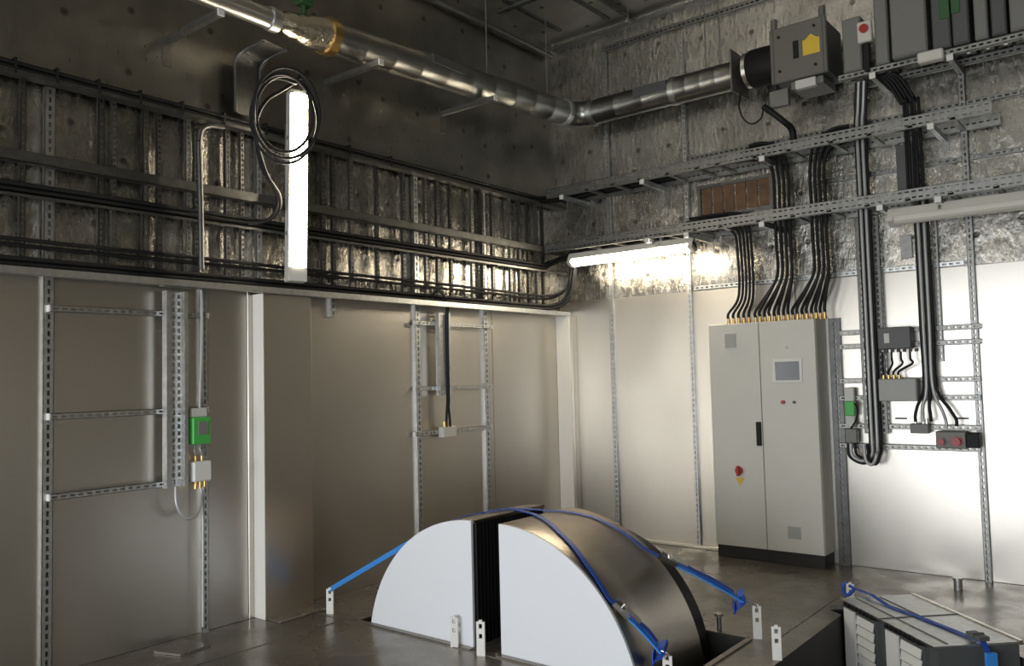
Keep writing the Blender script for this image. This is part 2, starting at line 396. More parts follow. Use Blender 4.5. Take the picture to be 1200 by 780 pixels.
lug(911, 773, 732, 'slotted steel lug standing alone at the edge of the right pit', .3)
lugC = lug(997, 704, 682, 'slotted steel lug at the left corner of the grille box', .3)
lugD = lug(783, 797, 766, 'small steel lug at bottom centre holding the front strap ratchet', .3)

# ------------------------------------------------------------------ blue ratchet straps
def arcpt(cx, sgn, a, y, off=.008): return V((cx+sgn*(DRAD+off)*math.sin(a), y, DZ+(DRAD+off)*math.cos(a)))
def strap(left, right, aL, qL, qR, label):
    """left/right: (angle in degrees, y) stations over the two shells; qL/qR: anchor points"""
    t = thing('ratchet_strap', label, 'strap', (DR, right[0][1], DZ+DRAD), 'blue ratchet straps')
    def inter(st, n=20):
        out = []
        for i in range(n+1):
            a = st[0][0]+(st[-1][0]-st[0][0])*i/n
            for (a0, y0), (a1, y1) in zip(st[:-1], st[1:]):
                if min(a0, a1)-1e-6 <= a <= max(a0, a1)+1e-6: out.append((a, y0+(y1-y0)*(a-a0)/(a1-a0))); break
        return out
    pts = []
    if qL is not None:
        pl = arcpt(DL, -1, math.radians(left[0][0]), left[0][1]); MB().ribbon([qL, qL+(pl-qL)*.5, pl], (.1, .55, .83), .045, .005).build('webbing', 'bluel', t)
    pts += [arcpt(DL, -1, math.radians(a), y) for a, y in inter(left)]
    pts += [arcpt(DR, 1, math.radians(a), y) for a, y in inter(right)]
    last = pts[-1]; d = qR-last
    pts.append(last+d*.14)
    MB().ribbon(pts, (0, 1, 0), .036, .004).build('webbing', 'blue', t)
    u = d.normalized(); side = V((0, 1, 0)); side = (side-u*side.dot(u)).normalized(); nn = u.cross(side); nn = nn if nn.z > 0 else -nn
    c = last+d*.22
    rb = MB()
    for q in (-1, 1): rb.obox(c+side*q*.026+nn*.014, u*.055, side*.003, nn*.016)
    rb.cyl(c-side*.03+nn*.014, c+side*.03+nn*.014, .012, 10); rb.obox(c+u*.06+nn*.034, u*.055, side*.020, nn*.004)
    rb.build('ratchet', 'steel', t)
    MB().ribbon([c+u*.05+nn*.004, last+d*.45+nn*.010, last+d*.70+nn*.008, last+d*.90], side, .046, .010).build('doubled_webbing', 'bluel', t)
    MB().ribbon(spline([c+u*.03+nn*.03, last+d*.42+nn*.032-side*.012, last+d*.60+nn*.024+side*.014, last+d*.78+nn*.022]), side, .034, .006).build('loose_webbing', 'blue', t)
    tw = MB(); kk = last+d*.82
    for k in range(3):
        w_ = side*(.018*(k-1))
        tw.ribbon(spline([kk+w_+nn*.02, kk+w_*1.4+nn*.05+u*.02, kk+w_*1.6+u*.05+nn*.01, kk+w_*1.8+V((0, 0, -.05)), kk+w_*1.3+V((0, 0, -.09))-u*.02, kk+w_+V((0, 0, -.03))-u*.02]), side, .03, .005)
    tw.build('folded_tail', 'blue', t)
    hk = MB(); hk.tube(spline([last+d*.88, last+d*.95+nn*.02, qR+nn*.004, qR-V((0, 0, .03))+side*.01]), .007, 6); hk.build('hook', 'steel', t)
    return t
strap([(28.5, -3.34), (0, -2.98)], [(0, -2.95), (15.5, -2.84), (38, -2.79)], 0, lugA-V((0, 0, .015)), lugB-V((0, 0, .02)), 'blue strap over the rear edge of both drums, tied from left column lug')
strap([(88, -2.94), (30, -2.96), (0, -3.03)], [(0, -3.12), (6, -3.18), (20, -3.30), (37, -3.40), (50, -3.435)], 0, None, lugD-V((0, 0, .02)), 'blue ratchet strap crossing the front of the right drum shell')

# ------------------------------------------------------------------ grille box sunk in the right-hand pit
gb = thing('ventilated_box', 'low steel box with slatted grille modules in the right floor pit', 'machine box', (bp0.x+.5, bp0.y-.1, -1.05))
def bx(u0, u1, w0, w1, z0, z1, mb):
    c = bp0+e1*(u0+u1)/2+e2*(w0+w1)/2; mb.obox(V((c.x, c.y, (z0+z1)/2)), e1*(u1-u0)/2, e2*(w1-w0)/2, V((0, 0, (z1-z0)/2))); return mb
bx(0, BL_, .03, BW_, -1.05, ZT-.012, MB()).build('body', 'boxdark', gb)
bx(-.01, BL_+.01, -.0, BW_+.01, ZT-.012, ZT, MB()).build('lid', M['galv'], gb)
mb = MB()
bx(.02, BL_-.02, .10, .106, ZT, ZT+.004, mb); bx(.02, BL_-.02, .27, .276, ZT, ZT+.004, mb); bx(.48, .486, 0, BW_, ZT, ZT+.004, mb)
mb.build('lid_seam', 'boxdark', gb)
bx(-.01, BL_+.01, BW_+.0, BW_+.02, ZT-.02, ZT+.006, MB()).build('edge_angle', 'steel', gb)
for k in range(2):
    u0 = .04+k*.50
    fr = MB(); bx(u0, u0+.40, .0, .03, -.95, ZT-.03, fr); f_ = fr.build('grille_module', 'boxdark', gb)
    pn = MB(); bx(u0+.02, u0+.15, -.012, .0, -.93, ZT-.04, pn); pn.build('blank_panel', 'whitebox', f_)
    sl = MB()
    for i in range(13):
        z = ZT-.075-i*.062
        c = bp0+e1*(u0+.285)-e2*.012
        sl.obox(V((c.x, c.y, z)), e1*.10, (-e2*.16-V((0, 0, .98))).normalized()*.027, (e2*.98-V((0, 0, .16))).normalized()*.003)
    sl.build('grille', 'whitebox', f_)
    th = MB()
    for i in range(8): bx(u0+.02+i*.046, u0+.045+i*.046, -.015, .02, ZT-.03, ZT-.005, th)
    th.build('clip_strip', 'black', f_)
# strap across the box
st = thing('lashing_strap', 'dark blue strap lying across the grille box lid', 'strap', (bp0.x, bp0.y, 0))
pa = bp0+e1*.04+e2*.20; pb = bp0+e1*(BL_+.01)+e2*.30
s0 = V((pa.x, pa.y, ZT+.006)); s1_ = V((pb.x, pb.y, ZT+.008))
MB().ribbon([lugC-V((0, 0, .03)), s0+V((0, 0, .02)), s0+e1*.2, (s0+s1_)/2, s1_, s1_+e1*.03-V((0, 0, .04)), s1_+e1*.04-V((0, 0, .5))], e2, .032, .004).build('webbing', 'blue', st)
rb = MB(); rb.obox(s1_-e1*.05+V((0, 0, .02)), e1*.06, e2*.03, V((0, 0, .012))); rb.cyl(s1_-e1*.05-e2*.035+V((0, 0, .025)), s1_-e1*.05+e2*.035+V((0, 0, .025)), .014, 10); rb.build('ratchet', 'boxdark', st)
MB().obox(s1_+e1*.055-V((0, 0, .09)), e1*.012, e2*.03, V((0, 0, .05))).build('handle_grip', 'bluel', st)
kn = MB(); kn.tube(spline([lugC+V((-.03, 0, .0)), lugC+V((-.05, -.01, -.05)), lugC+V((-.02, -.02, -.09)), lugC+V((.02, 0, -.05)), lugC+V((.0, .01, -.01))]), .012, 6); kn.build('knot', 'blue', st)

# small floor pieces
p = F(1123, 690); mb = MB(); mb.cyl(p, p+V((0, 0, .07)), .03, 16); mb.cyl(p+V((0, 0, .07)), p+V((0, 0, .085)), .036, 16)
tag(mb.build('floor_stub', 'galv'), 'short round pipe stub on the floor by the right-hand strut', 'pipe stub')
p = F(829, 738)+V((.06, .05, 0)); mb = MB(); mb.cyl(p, p+V((0, 0, .09)), .016, 12); mb.cyl(p+V((0, 0, .09)), p+V((0, 0, .105)), .032, 6)
tag(mb.build('anchor_bolt', 'galvd'), 'hex-headed bolt standing on the floor behind the drum pit', 'bolt')
pc_ = [F(180, 765), F(212, 750), F(247, 757), F(212, 769)]
tag(MB().prism([V((q.x, q.y, 0.001)) for q in pc_], (0, 0, .012)).build('floor_plate', 'floor'), 'loose flat steel plate on the floor beside the left wall', 'plate')
pc_ = [F(920, 741), F(950, 746), F(963, 739), F(936, 734)]

# ------------------------------------------------------------------ control cabinet
CY = -.30
cx0, cx1, cz0, cz1 = B(834, 500, CY).x, B(960, 500, CY).x, .105, 2.095
cxm = B(893.5, 500, CY).x
cb = thing('control_cabinet', 'tall light grey two-door control cabinet on black plinth against back wall', 'cabinet', ((cx0+cx1)/2, CY/2, 0))
MB().bbox((cx0, CY+.02, cz0), (cx1, -.024, cz1), .006).build('body', 'cab', cb)
MB().box((cx0+.01, CY+.02, 0), (cx1-.01, -.03, cz0)).build('plinth', 'plinth', cb)
d1 = MB().bbox((cx0+.003, CY, cz0+.005), (cxm-.003, CY+.02, cz1-.004), .004).build('door', 'cab', cb)
d2 = MB().bbox((cxm+.003, CY, cz0+.005), (cx1-.003, CY+.02, cz1-.004), .004).build('door', 'cab', cb)
def onfront(px0, py0, px1, py1, y0, y1, mb=None, ch=.003):
    a = B(px0, py0, CY); b = B(px1, py1, CY); mb = mb or MB()
    return mb.bbox((a.x, y0, a.z), (b.x, y1, b.z), ch)
# left door: filter vent, handle, main switch
mb = onfront(849, 391, 863, 407, CY-.004, CY); a = B(849, 391, CY); b = B(863, 407, CY)
for i in range(6):
    z = b.z+(a.z-b.z)*(i+.7)/6.6; mb.box((a.x+.008, CY-.010, z-.004), (b.x-.008, CY-.003, z+.004))
mb.build('filter_grille', 'ventgrey', d1)
mb = onfront(886.8, 494, 893.2, 522, CY-.026, CY); a = B(890, 495, CY); mb.cyl((a.x, CY-.03, a.z-.05), (a.x, CY-.02, a.z-.05), .016, 12); mb.build('door_handle', 'black', d1)
p = B(867, 551, CY)
MB().bbox((p.x-.045, CY-.004, p.z-.10), (p.x+.045, CY, p.z+.06), .002).build('switch_plate', 'yellow', d1) if False else None
MB().cyl((p.x, CY-.005, p.z), (p.x, CY, p.z), .046, 24).build('switch_rosette', 'boxlight', d1)
mb = MB(); mb.cyl((p.x, CY-.03, p.z), (p.x, CY-.005, p.z), .034, 20); mb.bbox((p.x-.014, CY-.055, p.z-.045), (p.x+.014, CY-.028, p.z+.045), .005); mb.build('main_switch', 'red', d1)
MB().prism([(p.x-.045, CY-.002, p.z-.065), (p.x+.045, CY-.002, p.z-.065), (p.x+.0, CY-.002, p.z-.135)], (0, .002, 0)).build('warning_sticker', 'yellow', d1)
# right door: screen, buttons, vent, sticker
mb = onfront(905, 421, 941, 448, CY-.010, CY); mb.build('display_bezel', 'whitebox', d2)
onfront(908.5, 424, 937.5, 445, CY-.012, CY-.009).build('display_screen', 'screen', d2)
for px, mname in ((918, 'red'), (931, 'red')):
    p = B(px, 471, CY); mb = MB().cyl((p.x, CY-.018, p.z), (p.x, CY, p.z), .017 if px == 918 else .012, 16); mb.build('push_button', 'red' if px == 918 else 'boxdark', d2)
p = B(921, 407, CY); MB().cyl((p.x, CY-.012, p.z), (p.x, CY, p.z), .012, 14).build('indicator_lamp', 'boxlight', d2)
mb = onfront(923, 616, 939, 632, CY-.004, CY); a = B(923, 616, CY); b = B(939, 632, CY)
for i in range(6):
    z = b.z+(a.z-b.z)*(i+.7)/6.6; mb.box((a.x+.008, CY-.008, z-.004), (b.x-.008, CY-.003, z+.004))
mb.build('filter_grille', 'ventgrey', d2)
# glands and cables on top
GY = -.16
glands = []
def gland(px, n=0, y=GY):
    x = B(px, 376, y).x; mb = MB(); mb.cyl((x, y, cz1-.002), (x, y, cz1+.03), .017, 6); mb.cyl((x, y, cz1+.03), (x, y, cz1+.055), .013, 10)
    mb.build('cable_gland', 'brass', cb); return V((x, y, cz1+.05))
TZL, TZU = 2.985, 3.555        # tray levels (bottom of the side rail)
AVOID = []
for i, px in enumerate((854, 860, 866, 872, 878)):
    g = gland(px); xt = B(865+i*4.2, 320, -.2).x; AVOID.append(xt)
    cable([g, g+V((0, 0, .05)), V((xt, -.2, 2.36)), V((xt, -.2, 2.80)), V((xt-.03, -.2, 2.93+.022*i)), V((xt-.16, -.2, 2.99+.030*i)), V((xt-.6, -.2, 2.995+.031*i))], .0135,
          'black cable in the left bundle dropping onto the cabinet top', 'left cable bundle over the cabinet', k=6)
def bundle(pxs, pv, step, turn, label, grp):
    for i, px in enumerate(pxs):
        q = i//2; fr = i % 2; yy = -.235 if fr else -.165; g = gland(px, y=GY-.04 if fr else GY+.04); xt = B(pv+q*step, 310, yy).x; AVOID.append(xt)
        lv = (q if turn < 0 else 3-q)*.036; jx = random.uniform(-.004, .004)
        cable([g, g+V((0, 0, .06)), V((g.x*.35+xt*.65, yy, 2.37)), V((xt, yy, 2.52)), V((xt+jx, yy, 2.8)), V((xt, yy, 3.1)), V((xt, yy, 3.38)), V((xt+turn*.05, yy, 3.53+lv*.7)), V((xt+turn*.2, yy, 3.58+lv)), V((xt+turn*.34, yy, 3.583+lv))], .0148, label, grp, k=6)
bundle((886, 891, 897, 902, 908, 913, 919, 924), 911, 5.6, -1, 'black cable in the middle bundle dropping onto the cabinet top', 'middle cable bundle over the cabinet')
bundle((930, 935, 941, 946, 952, 957, 962, 967), 954, 5.6, 1, 'black cable in the right bundle dropping onto the cabinet top', 'right cable bundle over the cabinet')

# ------------------------------------------------------------------ back wall struts
FB = (0, -1, 0); FA = (1, 0, 0)
def vB(px, py, z0, z1, label, y=-.050, **kw):
    x = B(px, py, y).x; strut((x, y, z0), (x, y, z1), FB, label, 'vertical slotted struts on the back wall', **kw); return x
vB(719, 450, 0, 5.05, 'tall slotted strut nearest the room corner on the back wall')
vB(812, 450, 0, 4.95, 'tall slotted strut just left of the grey control cabinet')
xr = vB(1143, 400, 0, 4.05, 'tall slotted strut right of the red-button box', w=.05, m='galvd')
vB(983, 500, 0, 2.10, 'dark slotted strut added as the shadow band right of the cabinet', m='galvk', w=.10)  # added strut, coloured dark for the shade and reflection beside the cabinet
vB(1012, 300, 1.05, 4.0, 'slotted strut behind the cable riser right of the cabinet', m='galvd')
vB(1098, 330, 1.70, 2.98, 'short slotted strut beside the cables feeding the junction boxes', m='galvd')
def hB(px0, px1, py, label, y=-.078, **kw):
    a = B(px0, py, y); b = B(px1, py, y); z = B((px0+px1)/2, py, y).z
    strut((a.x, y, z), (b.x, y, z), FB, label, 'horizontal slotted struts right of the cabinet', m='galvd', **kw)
for py, lb in ((386, 'topmost of the level slotted struts right of the cabinet'), (403, 'level slotted strut behind the lower edge of the dark grey box'),
               (445, 'level slotted strut behind the top of the light grey box'), (466, 'level slotted strut along the bottom of the light grey box'),
               (500, 'level slotted strut behind the small junction box'), (524, 'lowest level slotted strut, under the red-button box')):
    hB(984, 1149, py, lb)
z_ = B(1075, 320).z
strut((1.62, -.031, 2.475), (3.95, -.031, 2.475), FB, 'long level slotted strut above the smooth panels of the back wall', 'horizontal slotted struts right of the cabinet')
strut((B(709, 52).x, -.031, 5.09), (RX-.2, -.031, 5.09), FB, 'high level strut along the back wall near the ceiling', m='galvd', w=.06)
strut((2.75, -.031, 3.30), (4.5, -.031, 3.30), FB, 'level strut on the foil between the two back cable trays', m='galvd')
strut((1.62, -.031, 3.74), (4.5, -.031, 3.74), FB, 'level strut on the foil just above the upper back tray', m='galvd')

# ------------------------------------------------------------------ back wall cable trays
def tray(name, label, x0, x1, y0, y1, z, h, grp, m='galvd'):
    t = thing(name, label, 'cable tray', ((x0+x1)/2, (y0+y1)/2, z), grp)
    MB().perf((x0, y0, z+h/2), (x1, y0, z+h/2), FB, w=h, d=.02, rows=2, pitch=.05, slot=.03, sw=.012).build('side_rail', m, t)
    MB().box((x0, y0-.004, z-.004), (x1, y0+.03, z)).build('rail_flange', m, t)
    MB().perf((x0, y1, z+h/2), (x1, y1, z+h/2), FB, w=h, d=.02, rows=1, pitch=.05, slot=.03, sw=.012).build('side_rail', m, t)
    n = int((x1-x0)/.30)
    for i in range(n):
        x = x0+.50+i*.30
        if x > x1-.05: break
        for o in (0, .05, -.05, .10, -.10, .14):
            if all(abs(x+o-q) > .038 for q in AVOID): x += o; break
        MB().box((x-.02, y0, z+.004), (x+.02, y1, z+.022)).build('rung', 'galvd', t)
    return t
TX1 = B(1162, 125, -.45).x
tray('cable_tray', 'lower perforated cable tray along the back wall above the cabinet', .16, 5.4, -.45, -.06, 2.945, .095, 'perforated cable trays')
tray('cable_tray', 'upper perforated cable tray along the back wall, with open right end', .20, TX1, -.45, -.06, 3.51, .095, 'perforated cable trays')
def arm(px, py, z, label, bright=False):
    x = B(px, py, -.47).x; t = thing('bracket_arm', label, 'bracket', (x, -.25, z-.03), 'cantilever arms under the back trays')
    MB().perf((x, -.50, z-.043), (x, -.002, z-.043), (0, 0, -1), w=.041, d=.038).build('arm', 'galv', t)
    MB().bbox((x-.024, -.508, z-.047), (x+.024, -.497, z-.001), .003).build('end_cap', 'whitebox', t)
    MB().box((x-.03, -.008, z-.12), (x+.03, 0, z+.02)).build('foot_plate', 'galvd', t)
for px, py, lb in ((760, 282, 'tray bracket arm above the lit tube of the back wall'), (806, 274, 'tray bracket arm over the right end of the lit tube'),
                   (894, 262, 'tray bracket arm between the cable bundles over the cabinet'), (1032, 243, 'tray bracket arm at the left end of the unlit tube'),
                   (1100, 234, 'tray bracket arm above the middle of the unlit tube')):
    arm(px, py, 2.940, lb)
for px, py, lb in ((660, 227, 'upper tray bracket arm in the room corner'), (754, 208, 'upper tray bracket arm left of the brown slatted opening'),
                   (894, 179, 'upper tray bracket arm right of the brown slatted opening'), (1091, 140, 'upper tray bracket arm near the open tray end')):
    arm(px, py, 3.505, lb)

# brown slatted opening
a = B(822, 222); b = B(904, 246); a.z = (B(822, 225).z); zt, zb_ = B(862, 215).z, B(862, 247).z
vo = thing('slatted_opening', 'brown slatted opening in the foil between the two back trays', 'vent', ((a.x+b.x)/2, 0, zb_))
mb = MB(); mb.box((a.x-.03, -.03, zb_-.03), (b.x+.03, 0, zb_)); mb.box((a.x-.03, -.03, zt), (b.x+.03, 0, zt+.03)); mb.box((a.x-.03, -.03, zb_), (a.x, 0, zt)); mb.box((b.x, -.03, zb_), (b.x+.03, 0, zt)); mb.build('frame', 'galvk', vo)
n = 6
for i in range(n):
    x0 = a.x+(b.x-a.x)*i/n; x1 = a.x+(b.x-a.x)*(i+1)/n
    MB().prism([(x0+.006, -.006, zb_), (x1-.006, -.016, zb_), (x1-.006, -.006, zb_), (x0+.006, 0, zb_)], (0, 0, zt-zb_)).build('slat', 'brown', vo)
# small slotted plate
a = B(1055, 276); b = B(1070, 302)
mb = MB().bbox((a.x, -.02, b.z), (b.x, 0, a.z), .002)
for i in range(9):
    z = b.z+(a.z-b.z)*(i+.5)/9; mb.box((a.x+.01, -.026, z-.004), (b.x-.01, -.018, z+.004))
tag(mb.build('vent_plate', 'galvd'), 'small slotted vent plate on the foil below the unlit tube', 'vent')

# ------------------------------------------------------------------ luminaires
def batten(label, p0, p1, down, w, h, lit, name='hanging_batten_light', caps=(.045, .045), skirt=False):
    """p0,p1 axis ends, `down` = the way the diffuser faces"""
    p0 = V(p0); p1 = V(p1); t = (p1-p0).normalized(); L = (p1-p0).length; down = V(down); down = (down-t*down.dot(t)).normalized(); u = t.cross(down)
    r = thing(name, label, 'luminaire', (p0+p1)/2)
    mb = MB(); mid = (p0+p1)/2; mb.obox(mid-down*h*(.10 if skirt else .20), t*L/2, u*w/2, down*h*(.42 if skirt else .30)); mb.build('housing', 'housing', r)
    prof = [(-.44, .08), (.44, .08), (.44, .22), (.34, .42), (.12, .5), (-.12, .5), (-.34, .42), (-.44, .22)]
    if skirt: prof = [(-.44, .30), (.44, .30), (.44, .36), (.30, .5), (-.30, .5), (-.44, .36)]
    a = p0+t*(caps[0]+.002); mb = MB().prism([a+u*w*x+down*h*y for x, y in prof], t*(L-caps[0]-caps[1]-.004)); mb.build('diffuser', 'diffuser' if lit else 'diffoff', r)
    for q, s_, cl in ((p0, 1, caps[0]), (p1, -1, caps[1])):
        mb = MB().obox(q+t*s_*cl/2+down*h*.12, t*cl/2, u*w*.47, down*h*.34); mb.build('end_cap', 'housing', r)
    mb = MB()
    for k_ in (.25, .75): mb.obox(p0+t*L*k_-down*h*.1, t*.012, u*(w/2+.004), down*h*.18)
    if abs(t.z) < .5:
        for k_ in (.25, .75):
            q = p0+t*L*k_-down*h*.45; mb.box((q.x-.012, q.y-.02, q.z-.02), (q.x+.012, q.y+.02, q.z+.075))
    mb.build('clip', 'galv', r)
    return r
yb = -.36
a = B(668, 303, yb); b = B(814, 291, yb); zb2 = 2.838
batten('lit tube luminaire under the lower cable tray of the back wall', (a.x, yb, zb2), (b.x, yb, zb2), (0, -.55, -1), .10, .115, True)
a = B(1040, 257, -.42)
batten('unlit tube luminaire under the right end of the lower back tray', (a.x, -.38, 2.838), (a.x+1.5, -.38, 2.838), (0, -.45, -1), .10, .115, False)
xa = .30
lt = A(349, 108, xa); lb_ = A(347, 330, xa)
LY = (lt.y+lb_.y)/2
batten('bright upright tube luminaire hung before the left wall cable ladder', (xa, lb_.y, lb_.z), (xa, lt.y, lt.z), (.945, -.33, 0), .135, .11, True, caps=(.10, .03), skirt=True)
mb = MB()
for zz in (3.50, 2.99, 2.42): mb.box((.19, LY-.02, zz), (xa-.07, LY+.02, zz+.04))
mb.box((.185, LY-.02, 2.40), (.195, LY+.02, 3.56))
tag(mb.build('luminaire_bracket', 'galv'), 'steel bracket behind the upright lit tube', 'bracket')

# ------------------------------------------------------------------ left wall: cable ladder on edge
def yA_(px, py, x=.1): return A(px, py, x).y
YL, YR = -9.2, -.05
ld = thing('cable_ladder', 'long cable ladder mounted on edge along the left wall above the panels', 'cable ladder', (.1, -4, 2.9))
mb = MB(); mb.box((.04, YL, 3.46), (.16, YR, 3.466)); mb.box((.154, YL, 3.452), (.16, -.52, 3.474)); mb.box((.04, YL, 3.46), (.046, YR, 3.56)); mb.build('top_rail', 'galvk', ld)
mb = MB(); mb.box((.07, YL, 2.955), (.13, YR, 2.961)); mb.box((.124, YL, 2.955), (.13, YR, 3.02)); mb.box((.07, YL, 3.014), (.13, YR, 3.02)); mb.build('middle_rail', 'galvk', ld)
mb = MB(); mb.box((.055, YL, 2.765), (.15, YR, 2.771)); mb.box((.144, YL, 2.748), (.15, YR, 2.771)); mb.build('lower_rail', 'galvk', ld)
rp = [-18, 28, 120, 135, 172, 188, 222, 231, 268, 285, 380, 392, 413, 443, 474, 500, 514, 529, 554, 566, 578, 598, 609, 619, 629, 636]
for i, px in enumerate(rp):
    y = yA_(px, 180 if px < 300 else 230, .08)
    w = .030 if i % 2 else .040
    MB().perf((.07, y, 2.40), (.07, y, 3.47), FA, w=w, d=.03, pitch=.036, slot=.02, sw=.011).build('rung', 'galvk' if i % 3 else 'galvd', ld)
bt = thing('cable_tray', 'bottom cable tray running along the left wall at the panel top', 'cable tray', (.1, -4, 2.34))
mb = MB(); mb.box((.055, YL, 2.338), (.18, YR, 2.344)); mb.build('base', 'galv', bt)
mb = MB(); mb.box((.176, YL, 2.300), (.182, YR, 2.344)); mb.box((.15, YL, 2.300), (.182, YR, 2.304)); mb.build('side_rail', 'galv', bt)
# posts on the left wall
def vA(px, py, z0, z1, label, x=.050, **kw):
    y = A(px, py, x).y; strut((x, y, z0), (x, y, z1), FA, label, 'vertical slotted struts on the left wall', **kw); return y
yP1 = vA(57, 400, 0, 3.455, 'slotted strut at the far left of the left wall frame', w=.06)
yP2 = vA(240, 450, 0, 2.33, 'slotted strut carrying the green device on the left wall', w=.05)
yP3 = vA(491, 450, 0, 3.455, 'left slotted strut of the frame above the drums', w=.055)
yP4 = vA(571, 450, 0, 3.455, 'right slotted strut of the frame above the drums', w=.055)
vA(304, 250, 2.40, 3.455, 'slotted strut beside the upright lit tube, above the white column', w=.05)
vA(391, 362, 2.17, 2.33, 'very short slotted strut hanging under the left tray', w=.045)
def hA(ya0, ya1, z, label, x=.078, **kw):
    o = strut((x, ya0, z), (x, ya1, z), FA, label, 'level slotted bars on the left wall frames', w=.036, **kw)
    for y in (ya0, ya1): MB().bbox((x-.032, y-.006, z-.020), (x+.002, y+.006, z+.020), .002).build('end_cap', 'whitebox', o)
for py, lb in ((364, 'top level bar of the left wall frame with green device'), (485, 'middle level bar of the frame with green device'), (575, 'lowest level bar of the frame with green device')):
    z = A(130, py, .1).z
    hA(A(60, py, .1).y, A(246, py, .1).y, z, lb)
for py, lb in ((380, 'top level bar of the frame above the drums'), (454, 'middle level bar of the frame above the drums'), (505, 'lowest level bar of the frame above the drums')):
    z = A(530, py, .1).z
    hA(A(489, py, .1).y, A(579, py, .1).y, z, lb)
# bolt caps at the bar ends
# upright perforated trays
y0, y1 = A(198, 450, .14).y, A(219, 450, .14).y; z0, z1 = A(208, 571, .14).z, A(208, 341, .14).z
ut = thing('upright_cable_tray', 'upright perforated cable tray left of the green device', 'cable tray', (.14, (y0+y1)/2, z0))
ym = (y0+y1)/2
MB().perf((.085, ym, z0), (.085, ym, z1), FA, w=y1-y0-.01, d=.004, rows=3, pitch=.045, slot=.028, sw=.02).build('base', 'galv', ut)
for y in (y0, y1): MB().box((.078, y-.012, z0), (.135, y+.012, z1)).build('side_rail', 'galv', ut)
pts = [V((.14, ym, z1-.03)), V((.14, ym-.01, z1+.08)), V((.14, ym+.06, z1+.14)), V((.12, ym+.22, z1+.10))]
mb = MB(); mb.box((.09, ym-.10, 2.30), (.17, ym+.16, 2.306)); mb.build('top_cover', 'galv', ut)
y0, y1 = A(517, 410, .14).y, A(529, 410, .14).y; z0, z1 = A(524, 463, .14).z, A(524, 366, .14).z; ym2 = (y0+y1)/2
ut2 = thing('upright_cable_tray', 'upright narrow tray with black cable in the frame above the drums', 'cable tray', (.14, ym2, z0))
MB().perf((.085, ym2, z0), (.085, ym2, z1), FA, w=y1-y0, d=.004, rows=1, pitch=.045, slot=.028, sw=.02).build('base', 'galv', ut2)
for y in (y0, y1): MB().box((.078, y-.006, z0), (.125, y+.006, z1)).build('side_rail', 'galv', ut2)
for dy in (0.006, .026):
    cable([A(505, 349, .19), A(512, 341, .2), A(520, 346, .18), V((.15, ym2+dy, z1+.06)), V((.135, ym2+dy, z1-.1)), V((.135, ym2+dy, z0)), V((.13, ym2+dy, z0-.10)), A(522+dy*200, 492, .13), A(522+dy*200, 500, .13)], .011,
          'black cable dropping through the narrow tray to two brass connectors', 'cables in the narrow upright tray')
cn = thing('junction_connector', 'pair of brass connectors below the narrow upright tray', 'connector', A(525, 513, .12))
a = A(518, 500, .12); b = A(533, 511, .12); MB().bbox((.076, a.y, b.z), (.14, b.y, a.z), .004).build('base', 'boxlight', cn)
for px in (521, 528): q = A(px, 503, .125); MB().cyl((q.x, q.y, q.z-.01), (q.x, q.y, q.z+.07), .014, 10).build('gland', 'brass', cn)

# green device and white box on the slotted strut
a = A(222, 489, .10); b = A(243, 519, .10)
gd = thing('green_module', 'bright green module on the left wall slotted strut', 'electrical device', (.10, (a.y+b.y)/2, b.z))
MB().bbox((.077, a.y, b.z), (.145, b.y, a.z), .006).build('case', 'green', gd)
MB().bbox((.145, a.y+.035, b.z+.06), (.149, b.y-.02, a.z-.03), .001).build('label_plate', 'boxgrey', gd)
MB().bbox((.077, a.y+.01, a.z), (.115, b.y-.01, a.z+.06), .004).build('terminal_cover', 'boxlight', gd)
a = A(223, 541, .10); b = A(244, 562, .10)
wbx = thing('junction_box', 'white junction box under the green module on the left wall', 'junction box', (.10, (a.y+b.y)/2, b.z))
MB().bbox((.077, a.y, b.z), (.14, b.y, a.z), .006).build('case', 'whitebox', wbx)
MB().bbox((.14, a.y+.006, b.z+.006), (.147, b.y-.006, a.z-.006), .003).build('lid', 'whitebox', wbx)
for k in range(3):
    y = a.y+(b.y-a.y)*(.3+.25*k); MB().cyl((.10, y, b.z-.05), (.10, y, b.z), .012, 8).build('gland', 'brass', wbx)
for k in range(2):
    y = a.y+(b.y-a.y)*(.3+.35*k); MB().cyl((.10, y, a.z), (.10, y, a.z+.035), .010, 8).build('gland', 'brass', wbx)
    g0 = V((.10, y, a.z+.03)); gt = A(229+5*k, 520, .10)
    cable([g0, g0+V((.02, -.02, .04)), gt+V((.01, -.01, -.02)), gt], .006, 'short grey wire between green module and white junction box', 'wires of the green module', 'conduit')
cable([A(206, 570, .13), A(207, 590, .15), A(214, 604, .16), A(224, 607, .16), A(233, 598, .14), A(236, 580, .11), A(236, 571, .10)], .011, 'pale conduit loop under the white junction box', None, 'conduit')
cable([A(238, 570, .105), A(238, 600, .105), A(238, 734, .105)], .010, 'pale conduit running down the strut below the white box', None, 'conduit')
cable([A(236, 340, .10), A(236, 400, .10), A(234, 478, .10)], .010, 'pale conduit running down to the green module', None, 'conduit')
# curved conduit in front of the rungs
cable([A(233, 165, .205), A(236, 152, .205), A(246, 147, .205), A(262, 149, .205)], .02, 'curved grey conduit bend under the top rail of the left ladder', None, 'galvk')
cable([A(236, 316, .21), A(235, 240, .205), A(233, 166, .205)], .02, 'straight grey conduit rising before the left ladder to the bend', None, 'galvk')

